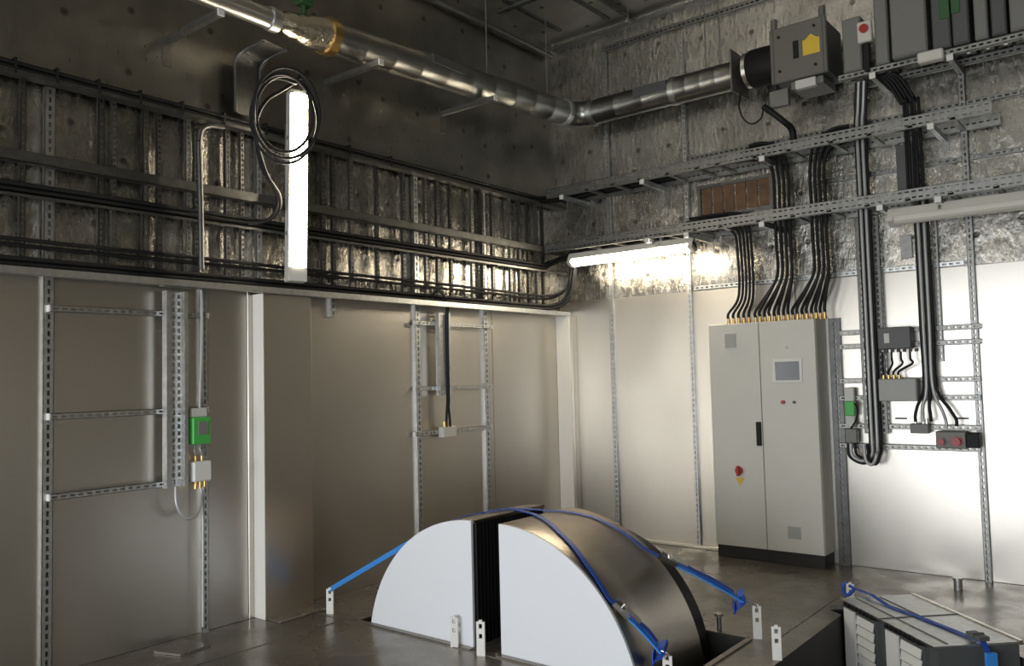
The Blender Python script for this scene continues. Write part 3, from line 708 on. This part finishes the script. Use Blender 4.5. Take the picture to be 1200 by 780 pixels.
# cables along the left wall
def corner_run(x, z, z2, c, xe, r, label, grp, jit=.004, lift=None):
    pts = [(x, YL, z)]+[(x+random.uniform(-.002, .002), y, z+random.uniform(-jit, jit)) for y in [-8+.75*j for j in range(10)] if y < -c-.4]+[(x, -c-.25, z)]
    for k_ in range(7):
        a_ = k_/6*math.pi/2; pts.append((c-(c-x)*math.cos(a_), -c+(c-x)*math.sin(a_), z+(z2-z)*k_/6))
    pts += [(c+.2, -x, z2), (xe, -x, z2)]
    cable(pts, r, label, grp, k=5)
for i in range(6):
    corner_run(.075+.033*(i % 3), 3.484+.033*(i//3), 3.556+.034*(i//3), .55, 1.5, .0145, 'black cable on the top rail of the left wall ladder', 'cables on the left ladder top rail', .001)
for i in range(4):
    corner_run(.090+.036*(i % 2), 2.790+.034*(i//2), 2.990+.034*(i//2), .42, 1.4, .0155, 'black cable on the lower rail of the left wall ladder', 'cables on the left ladder lower rail', .001)
for i in range(2):
    z = 2.475+.03*i; x = .10+.028*i
    pts = [(x, YL, z)]+[(x, y, z+random.uniform(-.004, .004)) for y in [-8+.75*j for j in range(10)]]+[(x, -.60, z-.01), (.22+.03*i, -.40, z), (.32+.03*i, -.30, z+.10), (.35+.03*i, -.27, z+.26), (.36+.03*i, -.26, 2.97)]
    cable(pts, .0135, 'black cable strung between lower ladder rail and bottom tray', 'cables strung above the bottom tray', k=5)
for i in range(4):
    z = 2.362+.033*(i//2); x = .085+.045*(i % 2); o = .035*i
    j = .036*(i % 2); k2 = i//2
    pts = [(x, YL, z)]+[(x, y, z+random.uniform(-.001, .001)) for y in [-8+.75*j_ for j_ in range(10)]]+[(x, -.62, z), (.19+j, -.43+.02*k2, z), (.31+j, -.33, z+.07), (.37+j, -.28-.02*k2, z+.28), (.38+j, -.25-.03*k2, 2.97)]
    cable(pts, .0155, 'black cable lying in the bottom tray of the left wall', 'cables in the left bottom tray', k=5)
# ties around the top bundle
for i in range(10):
    y = yA_(18+i*49, 90+i*15, .16)
    if y > -.6: break
    mb = MB(); mb.box((.163, y-.006, 3.45), (.169, y+.006, 3.540)); mb.box((.06, y-.006, 3.535), (.169, y+.006, 3.540))
    tag(mb.build('cable_tie', 'black'), 'black cable tie around the top rail bundle of the left ladder', 'cable tie', 'ties on the left ladder top rail')

# coil of black cable by the upright luminaire
co = A(333, 142, .45); pts = []
u = V((.55, .83, 0)).normalized(); cw_ = V((.83, -.55, 0))
for k in range(0, 34):
    a = k/10*2*math.pi+1.2; rr = 1+.11*math.sin(k*.29)
    pts.append(co+u*.205*rr*math.cos(a)+V((0, 0, 1))*.285*rr*math.sin(a)+cw_*(.04+.006*k))
end = [A(300, 160, .40), A(306, 195, .36), A(322, 222, .32), A(325, 240, .28), A(318, 254, .22), A(300, 261, .16), A(270, 258, .14), A(220, 250, .13)]
cable([A(352, 112, .33), A(352, 92, .38), A(345, 97, .42)]+pts+end, .011, 'black cable coil hanging by the upright lit tube', None, k=4)
cable([A(353, 87, .38), A(344, 97, .40), A(330, 106, .42), A(312, 118, .42), A(301, 140, .42), A(302, 170, .40), A(313, 205, .36), A(327, 228, .32), A(327, 246, .26), A(312, 259, .18), A(290, 262, .15)], .013, 'thicker black cable tail looping from the coil down to the ladder', None)

# ------------------------------------------------------------------ ducts
DXA, DYB, DZH, DD = .45, -.25, 4.36, .25
dA0 = -3.50
DZL = 4.205
def dz(y): return DZH+(DZL-DZH)*(DYB-.22-y)/(DYB-.22-dA0)
def sduct(mb, pts, r, n=24, pitch=.12):
    pts = [V(p) for p in pts]; L = (pts[-1]-pts[0]).length; t = (pts[-1]-pts[0])/L
    k = int(L/pitch); q = []; rr = []
    for i in range(k+1):
        c = pts[0]+t*L*i/k
        q += [c-t*.006, c, c+t*.006]; rr += [r, r+.0015, r]
    mb.tube(q, rr, n); return mb
du = thing('spiral_duct', 'round spiral duct turning the corner high up along both walls', 'duct', (DXA, DYB, DZH))
xE = B(862, 88, DYB).x
sduct(MB(), [(DXA, dA0, DZL), (DXA, DYB-.22, DZH)], DD/2, pitch=.3).build('left_run', 'duct', du)
sduct(MB(), [(DXA+.22, DYB, DZH), (1.62, DYB, DZH)], DD/2, pitch=.3).build('back_run', 'duct', du)
sduct(MB(), [(1.62, DYB, DZH), (xE, DYB, DZH)], DD/2+.005, pitch=.14).build('end_run', 'duct', du)
el = [(DXA+.22-.22*math.cos(a), DYB-.22+.22*math.sin(a), DZH) for a in [i/10*math.pi/2 for i in range(11)]]
MB().tube(el, DD/2+.004, 24).build('elbow', 'duct', du)
for c, ax in (((DXA, DYB-.22, DZH), (0, 1, 0)), ((DXA+.24, DYB, DZH), (1, 0, 0)), ((1.62, DYB, DZH), (1, 0, 0))):
    c = V(c); ax = V(ax); MB().cyl(c-ax*.03, c+ax*.03, DD/2+.012, 24).build('collar', 'galv', du)
# flat access hatches riveted on the duct
MB().bbox((1.22, DYB-DD/2-.006, DZH-.005), (1.58, DYB-.06, DZH+.085), .003).build('access_hatch', 'boxdark', du)
MB().bbox((DXA+.06, -2.5, dz(-2.3)-.0), (DXA+DD/2+.008, -2.1, dz(-2.3)+.075), .003).build('access_hatch', 'boxdark', du)
fb = thing('foil_joint', 'bright foil-wrapped damper joint at the left end of the big duct', 'duct joint', (DXA, dA0-.1, DZL))
mb = MB(); mb.tube([(DXA, dA0-.42, DZL-.03), (DXA, dA0-.36, DZL-.02), (DXA, dA0-.2, DZL-.02), (DXA, dA0-.06, DZL), (DXA, dA0+.0, DZL)], [.06, .085, .11, .125, .126], 20); mb.build('wrap', 'bright', fb)
mb = MB(); mb.cyl((DXA, dA0-.02, DZL), (DXA, dA0+.05, DZL), DD/2+.014, 24); mb.build('collar', 'brass', fb)
sp = thing('steel_pipe', 'narrow shiny pipe at top left leading to the foil-wrapped joint', 'pipe', (DXA, -6.5, DZL-.03))
MB().cyl((DXA, -9.5, DZL-.03), (DXA, dA0-.46, DZL-.03), .072, 20).build('run', 'steel', sp)
MB().cyl((DXA, dA0-.50, DZL-.03), (DXA, dA0-.43, DZL-.03), .083, 20).build('end_collar', 'galv', sp)
# green valve above the pipe
p = A(356, 4, DXA)
mb = MB(); mb.bbox((DXA-.05, p.y-.06, p.z-.02), (DXA+.05, p.y+.06, p.z+.16), .01); mb.cyl((DXA, p.y, DZL+.08), (DXA, p.y, p.z), .02, 10)
tag(mb.build('actuator', 'greend'), 'dark green actuator on top of the foil-wrapped joint', 'actuator')
# wall brackets under the left duct run
def dbr(px, py, label):
    y = A(px, py, DXA).y; t = thing('duct_bracket', label, 'bracket', (.3, y, DZH-.2), 'brackets under the left duct run')
    z = dz(y)-DD/2-.02
    MB().box((0, y-.02, z-.04), (DXA+.2, y+.02, z)).build('arm', 'galvd', t)
    MB().bbox((DXA+.2, y-.024, z-.045), (DXA+.212, y+.024, z+.005), .003).build('end_cap', 'whitebox', t)
    MB().box((0, y-.03, z-.2), (.008, y+.03, z+.03)).build('foot_plate', 'galvd', t)
dbr(238, 10, 'duct bracket arm with white cap at the top left'); dbr(425, 62, 'duct bracket arm below the big duct near its left end')
dbr(560, 100, 'duct bracket arm below the middle of the left duct run')
# upright cable tray rising beside the duct
y0, y1 = A(277, 90, .12).y, A(306, 90, .12).y
ht = thing('riser_tray', 'grey tray rising above the left ladder and bending under the duct', 'cable tray', (.1, (y0+y1)/2, 3.58))
for y in (y0, y1): MB().tube(spline([(.11, y, 3.58), (.11, y, 3.85), (.12, y, 3.96), (.18, y+.03, 4.02), (.36, y+.06, 4.05)]), .014, 6).build('side_rail', 'galvk', ht)
mb = MB(); mb.ribbon(spline([(.10, (y0+y1)/2, 3.58), (.10, (y0+y1)/2, 3.85), (.11, (y0+y1)/2, 3.96), (.17, (y0+y1)/2+.03, 4.02), (.36, (y0+y1)/2+.06, 4.05)]), (0, 1, 0), y1-y0, .004); mb.build('base', 'galvk', ht)
# threaded hanger rods
for px, py, x_, lb in ((737, 50, None, 'thin hanger rod above the middle of the back duct'), (826, 40, None, 'thin hanger rod left of the pair above the back duct end'), (843, 40, None, 'thin hanger rod nearest the square damper box')):
    x = B(px, py, DYB).x
    tag(MB().cyl((x, DYB, DZH+DD/2-.01), (x, DYB, CZ), .006, 8).build('hanger_rod', 'galvd'), lb, 'rod', 'threaded rods holding the back duct')
for px, py, lb in ((640, 60, 'hanger rod of the left duct nearest the corner'), (570, 50, 'hanger rod of the left duct, middle'), ):
    y = A(px, py, DXA).y
    if y < DYB-.3: tag(MB().cyl((DXA, y, dz(y)+DD/2-.01), (DXA, y, CZ), .006, 8).build('hanger_rod', 'galvd'), lb, 'rod', 'threaded rods holding the left duct')
# ceiling struts and pipes
tag(MB().cyl((.06, -6.5, 5.16), (.06, -.1, 5.16), .028, 12).build('ceiling_pipe', 'galvd'), 'pipe along the left wall just under the ceiling', 'pipe')
tag(MB().box((.05, -.08, 5.235), (RX-.1, -.0, 5.27)).build('ceiling_angle', 'galvd'), 'steel angle along the back wall just under the ceiling', 'rail')
def cst(px0, py0, px1, py1, z, label):
    a = F(px0, py0, z); b = F(px1, py1, z); d = b-a
    if abs(d.x) > abs(d.y): y = (a.y+b.y)/2; a.y = b.y = y
    else: x = (a.x+b.x)/2; a.x = b.x = x
    strut(a, b, (0, 0, -1), label, 'struts under the ceiling', m='galvd', w=.045)
cst(660, -25, 749, 26, 5.27, 'dark ceiling strut ending above the back duct')
cst(640, -16, 717, 22, 5.30, 'ceiling strut next to the corner, left of the dark one')
cst(583, 16, 660, -12, 5.27, 'ceiling strut crossing near the left wall')
cst(590, 2, 657, 37, 5.295, 'pale ceiling strut running into the room corner')

# ------------------------------------------------------------------ square damper box and controls at top right
BY = -.50
a = B(901.5, 35, BY); b = B(971, 92, BY); zt = (B(901.5, 35, BY).z+B(967, 18.5, BY).z)/2; zb3 = (B(902.5, 100, BY).z+B(971, 84, BY).z)/2
bx0, bx1 = a.x, b.x
db = thing('damper_box', 'square grey fan box with yellow label at the duct end', 'fan box', ((bx0+bx1)/2, -.3, zb3))
MB().bbox((bx0+.02, BY+.02, zb3+.02), (bx1-.01, -.08, zt-.02), .006).build('body', 'boxdark', db)
MB().bbox((bx0, BY-.01, zb3), (bx1, BY+.025, zt), .008).build('front_plate', 'damper', db)
for x in (bx0+.03, bx1-.03): MB().box((x-.004, BY-.014, zb3), (x+.004, BY-.009, zt)).build('seam', 'boxdark', db)
for x in (bx0+.035, bx1-.035): MB().cyl((x, BY+.02, zt-.02), (x, BY+.02, zt+.085), .028, 16).build('corner_pin', 'damper', db)
for fx, fz in ((.17, .82), (.80, .86), (.17, .20), (.80, .17)):
    x = bx0+(bx1-bx0)*fx; z = zb3+(zt-zb3)*fz; MB().cyl((x, BY-.022, z), (x, BY-.01, z), .012, 8).build('bolt', 'black', db)
zc = (zt+zb3)/2
MB().bbox((bx0+.20, BY-.02, zc-.065), (bx0+.245, BY-.01, zc+.085), .008).build('handle_slot', 'black', db)
MB().bbox((bx0+.28, BY-.013, zc-.06), (bx0+.42, BY-.0095, zc+.07), .001).build('warning_label', 'yellow', db)
MB().prism([(bx0+.30, BY-.013, zc+.07), (bx0+.40, BY-.013, zc+.07), (bx0+.35, BY-.013, zc+.11)], (0, .003, 0)).build('warning_label', 'yellow', db)
MB().tube([(xE+.09, DYB, DZH+.01), (xE+.14, DYB, DZH+.01), (xE+.17, DYB, DZH+.01), (bx0+.03, DYB, DZH+.01)], [.14, .15, .17, .17], 24).build('flexible_collar', 'black', db)
MB().cyl((xE+.11, DYB, DZH+.01), (xE+.145, DYB, DZH+.01), .157, 24).build('clamp_ring', 'steel', db)
MB().bbox((xE+.03, DYB-.19, DZH-.20), (xE+.045, DYB+.19, DZH+.18), .003).build('flange_plate', 'damper', db)
mb = MB(); mb.box((bx0-.06, -.40, zb3-.16), (bx0+.10, -.34, zb3-.02)); mb.box((bx0+.15, -.45, zb3-.06), (bx1-.06, -.12, zb3-.0)); mb.build('mounting_foot', 'boxgrey', db)
mb = MB().bbox((bx0+.20, BY-.0, zb3-.085), (bx0+.37, BY+.06, zb3-.01), .004); mb.build('terminal_box', 'boxlight', db)
cable([B(868, 108, -.45), B(866, 125, -.44), B(872, 140, -.42), B(882, 145, -.4), B(892, 138, -.4), B(895, 124, -.4)], .008, 'thin cable loop hanging below the duct end')
cable([B(895, 125, -.42), B(905, 132, -.42), B(918, 142, -.38), B(928, 152, -.3), V((B(930, 165, -.25).x, -.25, 3.6))], .03, 'thick black hose from the fan box down to the upper tray')
# instrument rail
RZ = (B(1075, 70, -.42).z+B(1190, 42, -.42).z)/2
rx0 = B(978, 92, -.42).x
rl = thing('instrument_rail', 'level steel rail carrying the grey control boxes at top right', 'rail', (rx0+1, -.3, RZ))
MB().perf((rx0+.03, -.42, RZ), (6.2, -.42, RZ), FB, w=.05, d=.04).build('front_rail', 'galvd', rl)
MB().perf((rx0+.03, -.12, RZ), (6.2, -.12, RZ), FB, w=.05, d=.04).build('rear_rail', 'galvd', rl)
for x in (rx0+.3, xr, 5.0, 6.0):
    MB().box((x-.02, -.44, RZ-.07), (x+.02, 0, RZ-.03)).build('cross_arm', 'galvd', rl)
    MB().bbox((x-.024, -.45, RZ-.075), (x+.024, -.438, RZ-.025), .003).build('end_cap', 'whitebox', rl)
def ebox(px0, px1, ptop, y0, y1, label, m, name='control_box', extra=None, up=None):
    a = B(px0, ptop, y0).x; b = B(px1, ptop, y0).x; z1 = up if up else B((px0+px1)/2, ptop, y0).z; z0 = RZ+.03
    if extra == 'hang': z0 = RZ+.05
    t = thing(name, label, 'control box', ((a+b)/2, (y0+y1)/2, z0), 'control boxes on the top right rail')
    MB().bbox((a, y0, z0), (b, y1, z1), .006).build('case', m, t)
    MB().bbox((a+.008, y0-.008, z0+.01), (b-.008, y0, z1-.01), .004).build('cover', m, t)
    n = max(2, int((b-a)/.07))
    for i in range(n):
        x = a+(b-a)*(i+.5)/n; MB().cyl((x, (y0+y1)/2-.05, z0-.05), (x, (y0+y1)/2-.05, z0), .014, 8).build('gland', 'steel' if i % 2 else 'black', t)
    return t, a, b, z0, z1
t, a, b, z0, z1 = ebox(986, 1008, 21, -.42, -.15, 'grey control box next to the square fan box', 'boxgrey')
xq = B(1013, 38, -.46).x; zq = B(1013, 37, -.46).z
t2 = thing('signal_lamp', 'small beige signal unit with a red lens at top right', 'lamp', (xq, -.44, zq-.08))
MB().bbox((xq-.055, -.47, zq-.085), (xq+.055, -.42, zq+.085), .008).build('case', 'yellow' if False else 'housing', t2)
MB().cyl((xq, -.49, zq+.02), (xq, -.47, zq+.02), .035, 16).build('lens', 'red', t2)
mb = MB(); mb.box((xq-.02, -.44, RZ), (xq+.02, -.42, zq)); mb.build('stem', 'black', t2)
ebox(1023, 1039, 3, -.42, -.15, 'narrow grey control box left of the large grey one', 'boxgrey', up=4.93)
t, a, b, z0, z1 = ebox(1042, 1084, 0, -.48, -.15, 'large grey control box with a pale label on the top right rail', 'boxgrey', up=4.98)
MB().bbox((a+.15, -.492, z1-.42), (a+.24, -.487, z1-.18), .002).build('label_plate', 'boxlight', t)
t, a, b, z0, z1 = ebox(1090, 1112, 0, -.45, -.15, 'dark control box with green cover right of the large grey box', 'boxdark', up=4.98)
MB().bbox((a+.06, -.464, z0+.22), (b-.0, -.457, z0+.42), .003).build('green_cover', 'greend', t)
t, a, b, z0, z1 = ebox(1114, 1134, 0, -.45, -.15, 'dark narrow box beside the green-covered one', 'boxdark', up=4.98)
MB().bbox((a+.0, -.466, z0+.24), (a+.06, -.458, z0+.5), .003).build('green_cover', 'greend', t)
ebox(1140, 1156, 0, -.45, -.15, 'slim dark grey box, third from the right on the rail', 'boxgrey', up=4.98)
ebox(1160, 1178, 0, -.45, -.15, 'dark grey box, second from the right on the rail', 'boxdark', up=4.98)
ebox(1182, 1216, 0, -.45, -.15, 'grey box cut by the right picture edge on the rail', 'boxgrey', up=4.98)
p0 = B(1090, 53, -.47); tag(MB().bbox((p0.x-.09, -.50, RZ-.06), (p0.x+.09, -.421, RZ+.024), .01).build('terminal_block', 'housing'), 'beige terminal block on the rail under the large grey box', 'terminal block')

# ------------------------------------------------------------------ risers on the back wall
xs = [B(1009+i*3.1, 300, -.14).x for i in range(5)]
a = B(1008, 400, -.1); b = B(1036, 400, -.1)
t = thing('riser_tray', 'dark upright tray behind the cable riser right of the cabinet', 'cable tray', ((a.x+b.x)/2, -.09, 1.12))
MB().perf(((a.x+b.x)/2, -.098, 1.12), ((a.x+b.x)/2, -.098, 2.93), FB, w=b.x-a.x, d=.02, rows=3).build('base', 'galvk', t)
for i, x in enumerate(xs):
    y = -.135-.022*(i % 2); zb_ = B(1015, 528, -.14).z
    pts = [(x+.05, -.22, RZ+.0), (x+.02, -.17, RZ-.2), (x, y, RZ-.4), (x, y, 3.0), (x, y, 2.0), (x, y, zb_+.1)]
    if i < 3:
        e = B(1002-4*i, 519, -.13); dp = .06+.022*i; pts += [(x, y, zb_), (x-.02, y, zb_-dp*.6), ((x+e.x)/2, y, zb_-dp), (e.x+.01, y, zb_-dp*.5), (e.x, y, e.z)]
    else: pts += [(x+.005, y-.06, zb_-.02), (x-.03, y-.06, zb_-.10), (x-.08, y-.06, zb_-.07), (x-.09, y-.06, zb_+.06)]
    cable(pts, .015 if i % 2 else .012, 'pale conduit in the riser right of the cabinet' if i % 2 else 'black cable in the riser right of the cabinet', 'pale conduits in the riser' if i % 2 else 'riser cables right of the cabinet', 'conduit' if i % 2 else 'black')
for i in range(5):
    x = B(1040+i*4.2, 110, -.2).x; x2 = B(1018+i*2, 300, -.18).x
    cable([(x-.12, -.3, RZ+.02), (x, -.26, RZ-.05), (x+.10, -.22-.03*(i % 2), RZ-.25), (x+.12, -.2-.03*(i % 2), 3.75), (x+.12, -.2-.03*(i % 2), 3.0)], .0135, 'black cable hanging from the rail behind the upper tray', 'cables falling from the top right rail')
a = B(1051, 190, -.05); b = B(1073, 190, -.05)
tag(MB().bbox((a.x, -.075, 3.05), (b.x, -.033, 3.49), .004).build('cable_duct', 'boxdark'), 'dark upright cable duct on the foil between the back trays', 'cable duct')
ends = [B(1073, 494, -.14), B(1082, 494, -.14), B(1091, 494, -.14), B(1109, 501, -.16), B(1121, 499, -.14)]
for i, e in enumerate(ends):
    x = B(1077+i*3.6, 350, -.14).x; y = -.13-.018*(i % 2)
    cable([(x, y, 3.02), (x, y, 2.6), (x, y, 2.0), (x, y, B(1083, 452, -.14).z), ((x*.4+e.x*.6)+.01*(1 if i > 2 else -1), y, e.z+.13), (e.x, e.y, e.z+.05), tuple(e)], .014,
          ('pale' if i % 2 else 'black')+' cable fanning down to the small boxes right of the cabinet', ('pale' if i % 2 else 'black')+' cables fanning to the small boxes', 'conduit' if i % 2 else 'black')

def wbox(px0, py0, px1, py1, depth, name, label, m, lid=None, base=-.077):
    y = base-depth; a = B(px0, py0, y); b = B(px1, py1, y)
    t = thing(name, label, 'junction box', ((a.x+b.x)/2, (y+base)/2, b.z))
    MB().bbox((a.x, y, b.z), (b.x, base, a.z), .006).build('case', m, t)
    MB().bbox((a.x+.004, y-.008, b.z+.004), (b.x-.004, y, a.z-.004), .004).build('lid', lid or m, t)
    return t, a, b, y
t, a, b, y = wbox(1028, 384, 1068, 408, .10, 'junction_box', 'dark grey junction box with label, upper of the two by the riser', 'boxdark', base=-.105)
MB().bbox((a.x+.05, y-.010, b.z+.05), (a.x+.09, y-.007, a.z-.05), .001).build('label_plate', 'boxlight', t)
for i in range(6): x = a.x+.05+i*.045; MB().cyl((x, y+.05, b.z-.025), (x, y+.05, b.z), .014, 8).build('gland', 'boxdark', t)
topA = b
t, a, b, y = wbox(1029, 444, 1075, 470, .10, 'junction_box', 'light grey junction box below the dark grey one', 'boxmid', base=-.105)
for i in range(4): x = a.x+.03+i*.04; MB().cyl((x, y+.05, a.z), (x, y+.05, a.z+.03), .013, 8).build('gland', 'brass', t)
for i, (u0, u1) in enumerate(((0.11, .05), (.15, .09), (.19, .13), (.24, .17))):
    s_ = V((topA.x-.30+u0, y+.05, topA.z-.02)); e_ = V((a.x+.03+i*.04, y+.05, a.z+.02)); s_.x = e_.x+.03*i
    cable([s_, s_-V((0, 0, .06)), (s_+e_)/2+V((.02*i, -.01, 0)), e_+V((0, 0, .04)), e_], .010, 'short black cable linking the two grey junction boxes', 'links between the grey junction boxes')
t, a, b, y = wbox(989, 454, 1003, 500, .03, 'din_plate', 'pale mounting plate with green module beside the cabinet', 'boxlight')
a2 = B(990, 470, y-.05); b2 = B(1002, 487, y-.05); MB().bbox((a2.x, y-.06, b2.z), (b2.x, y-.008, a2.z), .005).build('green_module', 'green', t)
cable([B(1001, 472, y-.05), B(1005, 480, y-.07), B(1003, 492, y-.06), B(997, 502, y-.06)], .008, 'short black wire from the green module down to the small box')
t, a, b, y = wbox(990, 502, 1005, 519, .06, 'junction_box', 'small pale grey box beneath the green module', 'boxgrey')
t, a, b, y = wbox(1066, 496, 1089, 508, .07, 'junction_box', 'small grey box with three cables, left of the red-button box', 'boxgrey')
for px in (1073, 1082, 1091): 
    q = B(px, 496, -.14); x = min(max(q.x, a.x+.015), b.x-.015); MB().cyl((x, -.14, a.z), (x, -.14, a.z+.04), .012, 8).build('gland', 'steel', t)
t, a, b, y = wbox(1096, 505, 1133, 526, .11, 'button_box', 'grey control box with two red buttons beside the right strut', 'damper')
for px, r_, mm, r2 in ((1104, .034, 'boxdark', .020), (1122, .040, 'red', .024)):
    q = B(px, 517, y); MB().cyl((q.x, y-.02, q.z), (q.x, y-.006, q.z), r_, 20).build('button_collar', 'boxgrey' if px == 1104 else 'red', t)
    mb = MB().cyl((q.x, y-.05, q.z), (q.x, y-.02, q.z), r2, 18); mb.tube([(q.x, y-.055, q.z), (q.x, y-.045, q.z)], r2*1.25, 18); mb.build('push_button', 'red', t)
MB().bbox((b.x, -.2, b.z+.01), (b.x+.09, -.1, a.z-.01), .006).build('cable_entry', 'black', t)
# little nameplates on the panel
for px, lb in ((1056, 'small dark nameplate on the panel left of the fanning cables'), (1128, 'small dark nameplate on the panel right of the fanning cables')):
    q = B(px, 490, -.024); tag(MB().bbox((q.x-.045, -.027, q.z-.008), (q.x+.045, -.022, q.z+.008), .001).build('nameplate', 'boxgrey'), lb, 'nameplate')

# ------------------------------------------------------------------ light and world
w = bpy.data.worlds.new('world'); S.world = w; w.use_nodes = True
bg = w.node_tree.nodes['Background']; bg.inputs['Color'].default_value = (.75, .85, 1.0, 1); bg.inputs['Strength'].default_value = .6
def area(name, loc, rot, sx, sy, power, col):
    l = bpy.data.lights.new(name, 'AREA'); l.shape = 'RECTANGLE'; l.size = sx; l.size_y = sy; l.energy = power; l.color = col
    o = bpy.data.objects.new(name, l); COL.objects.link(o); o.location = loc; o.rotation_euler = rot; return o
area('daylight_through_doorway', ((OX0+OX1)/2, FY-.6, OZ/2+.1), (math.radians(90), 0, 0), OX1-OX0, OZ-.2, 310, (.92, .96, 1.0))

S.view_settings.view_transform = 'Standard'; S.view_settings.look = 'None'; S.view_settings.gamma = 1; S.view_settings.exposure = 0.20
try: S.view_settings.use_curve_mapping = False
except Exception: pass
try:
    S.cycles.use_denoising = True; S.cycles.max_bounces = 10; S.cycles.sample_clamp_indirect = 6
except Exception: pass
for o in bpy.data.objects:
    if '_o' in o: del o['_o']
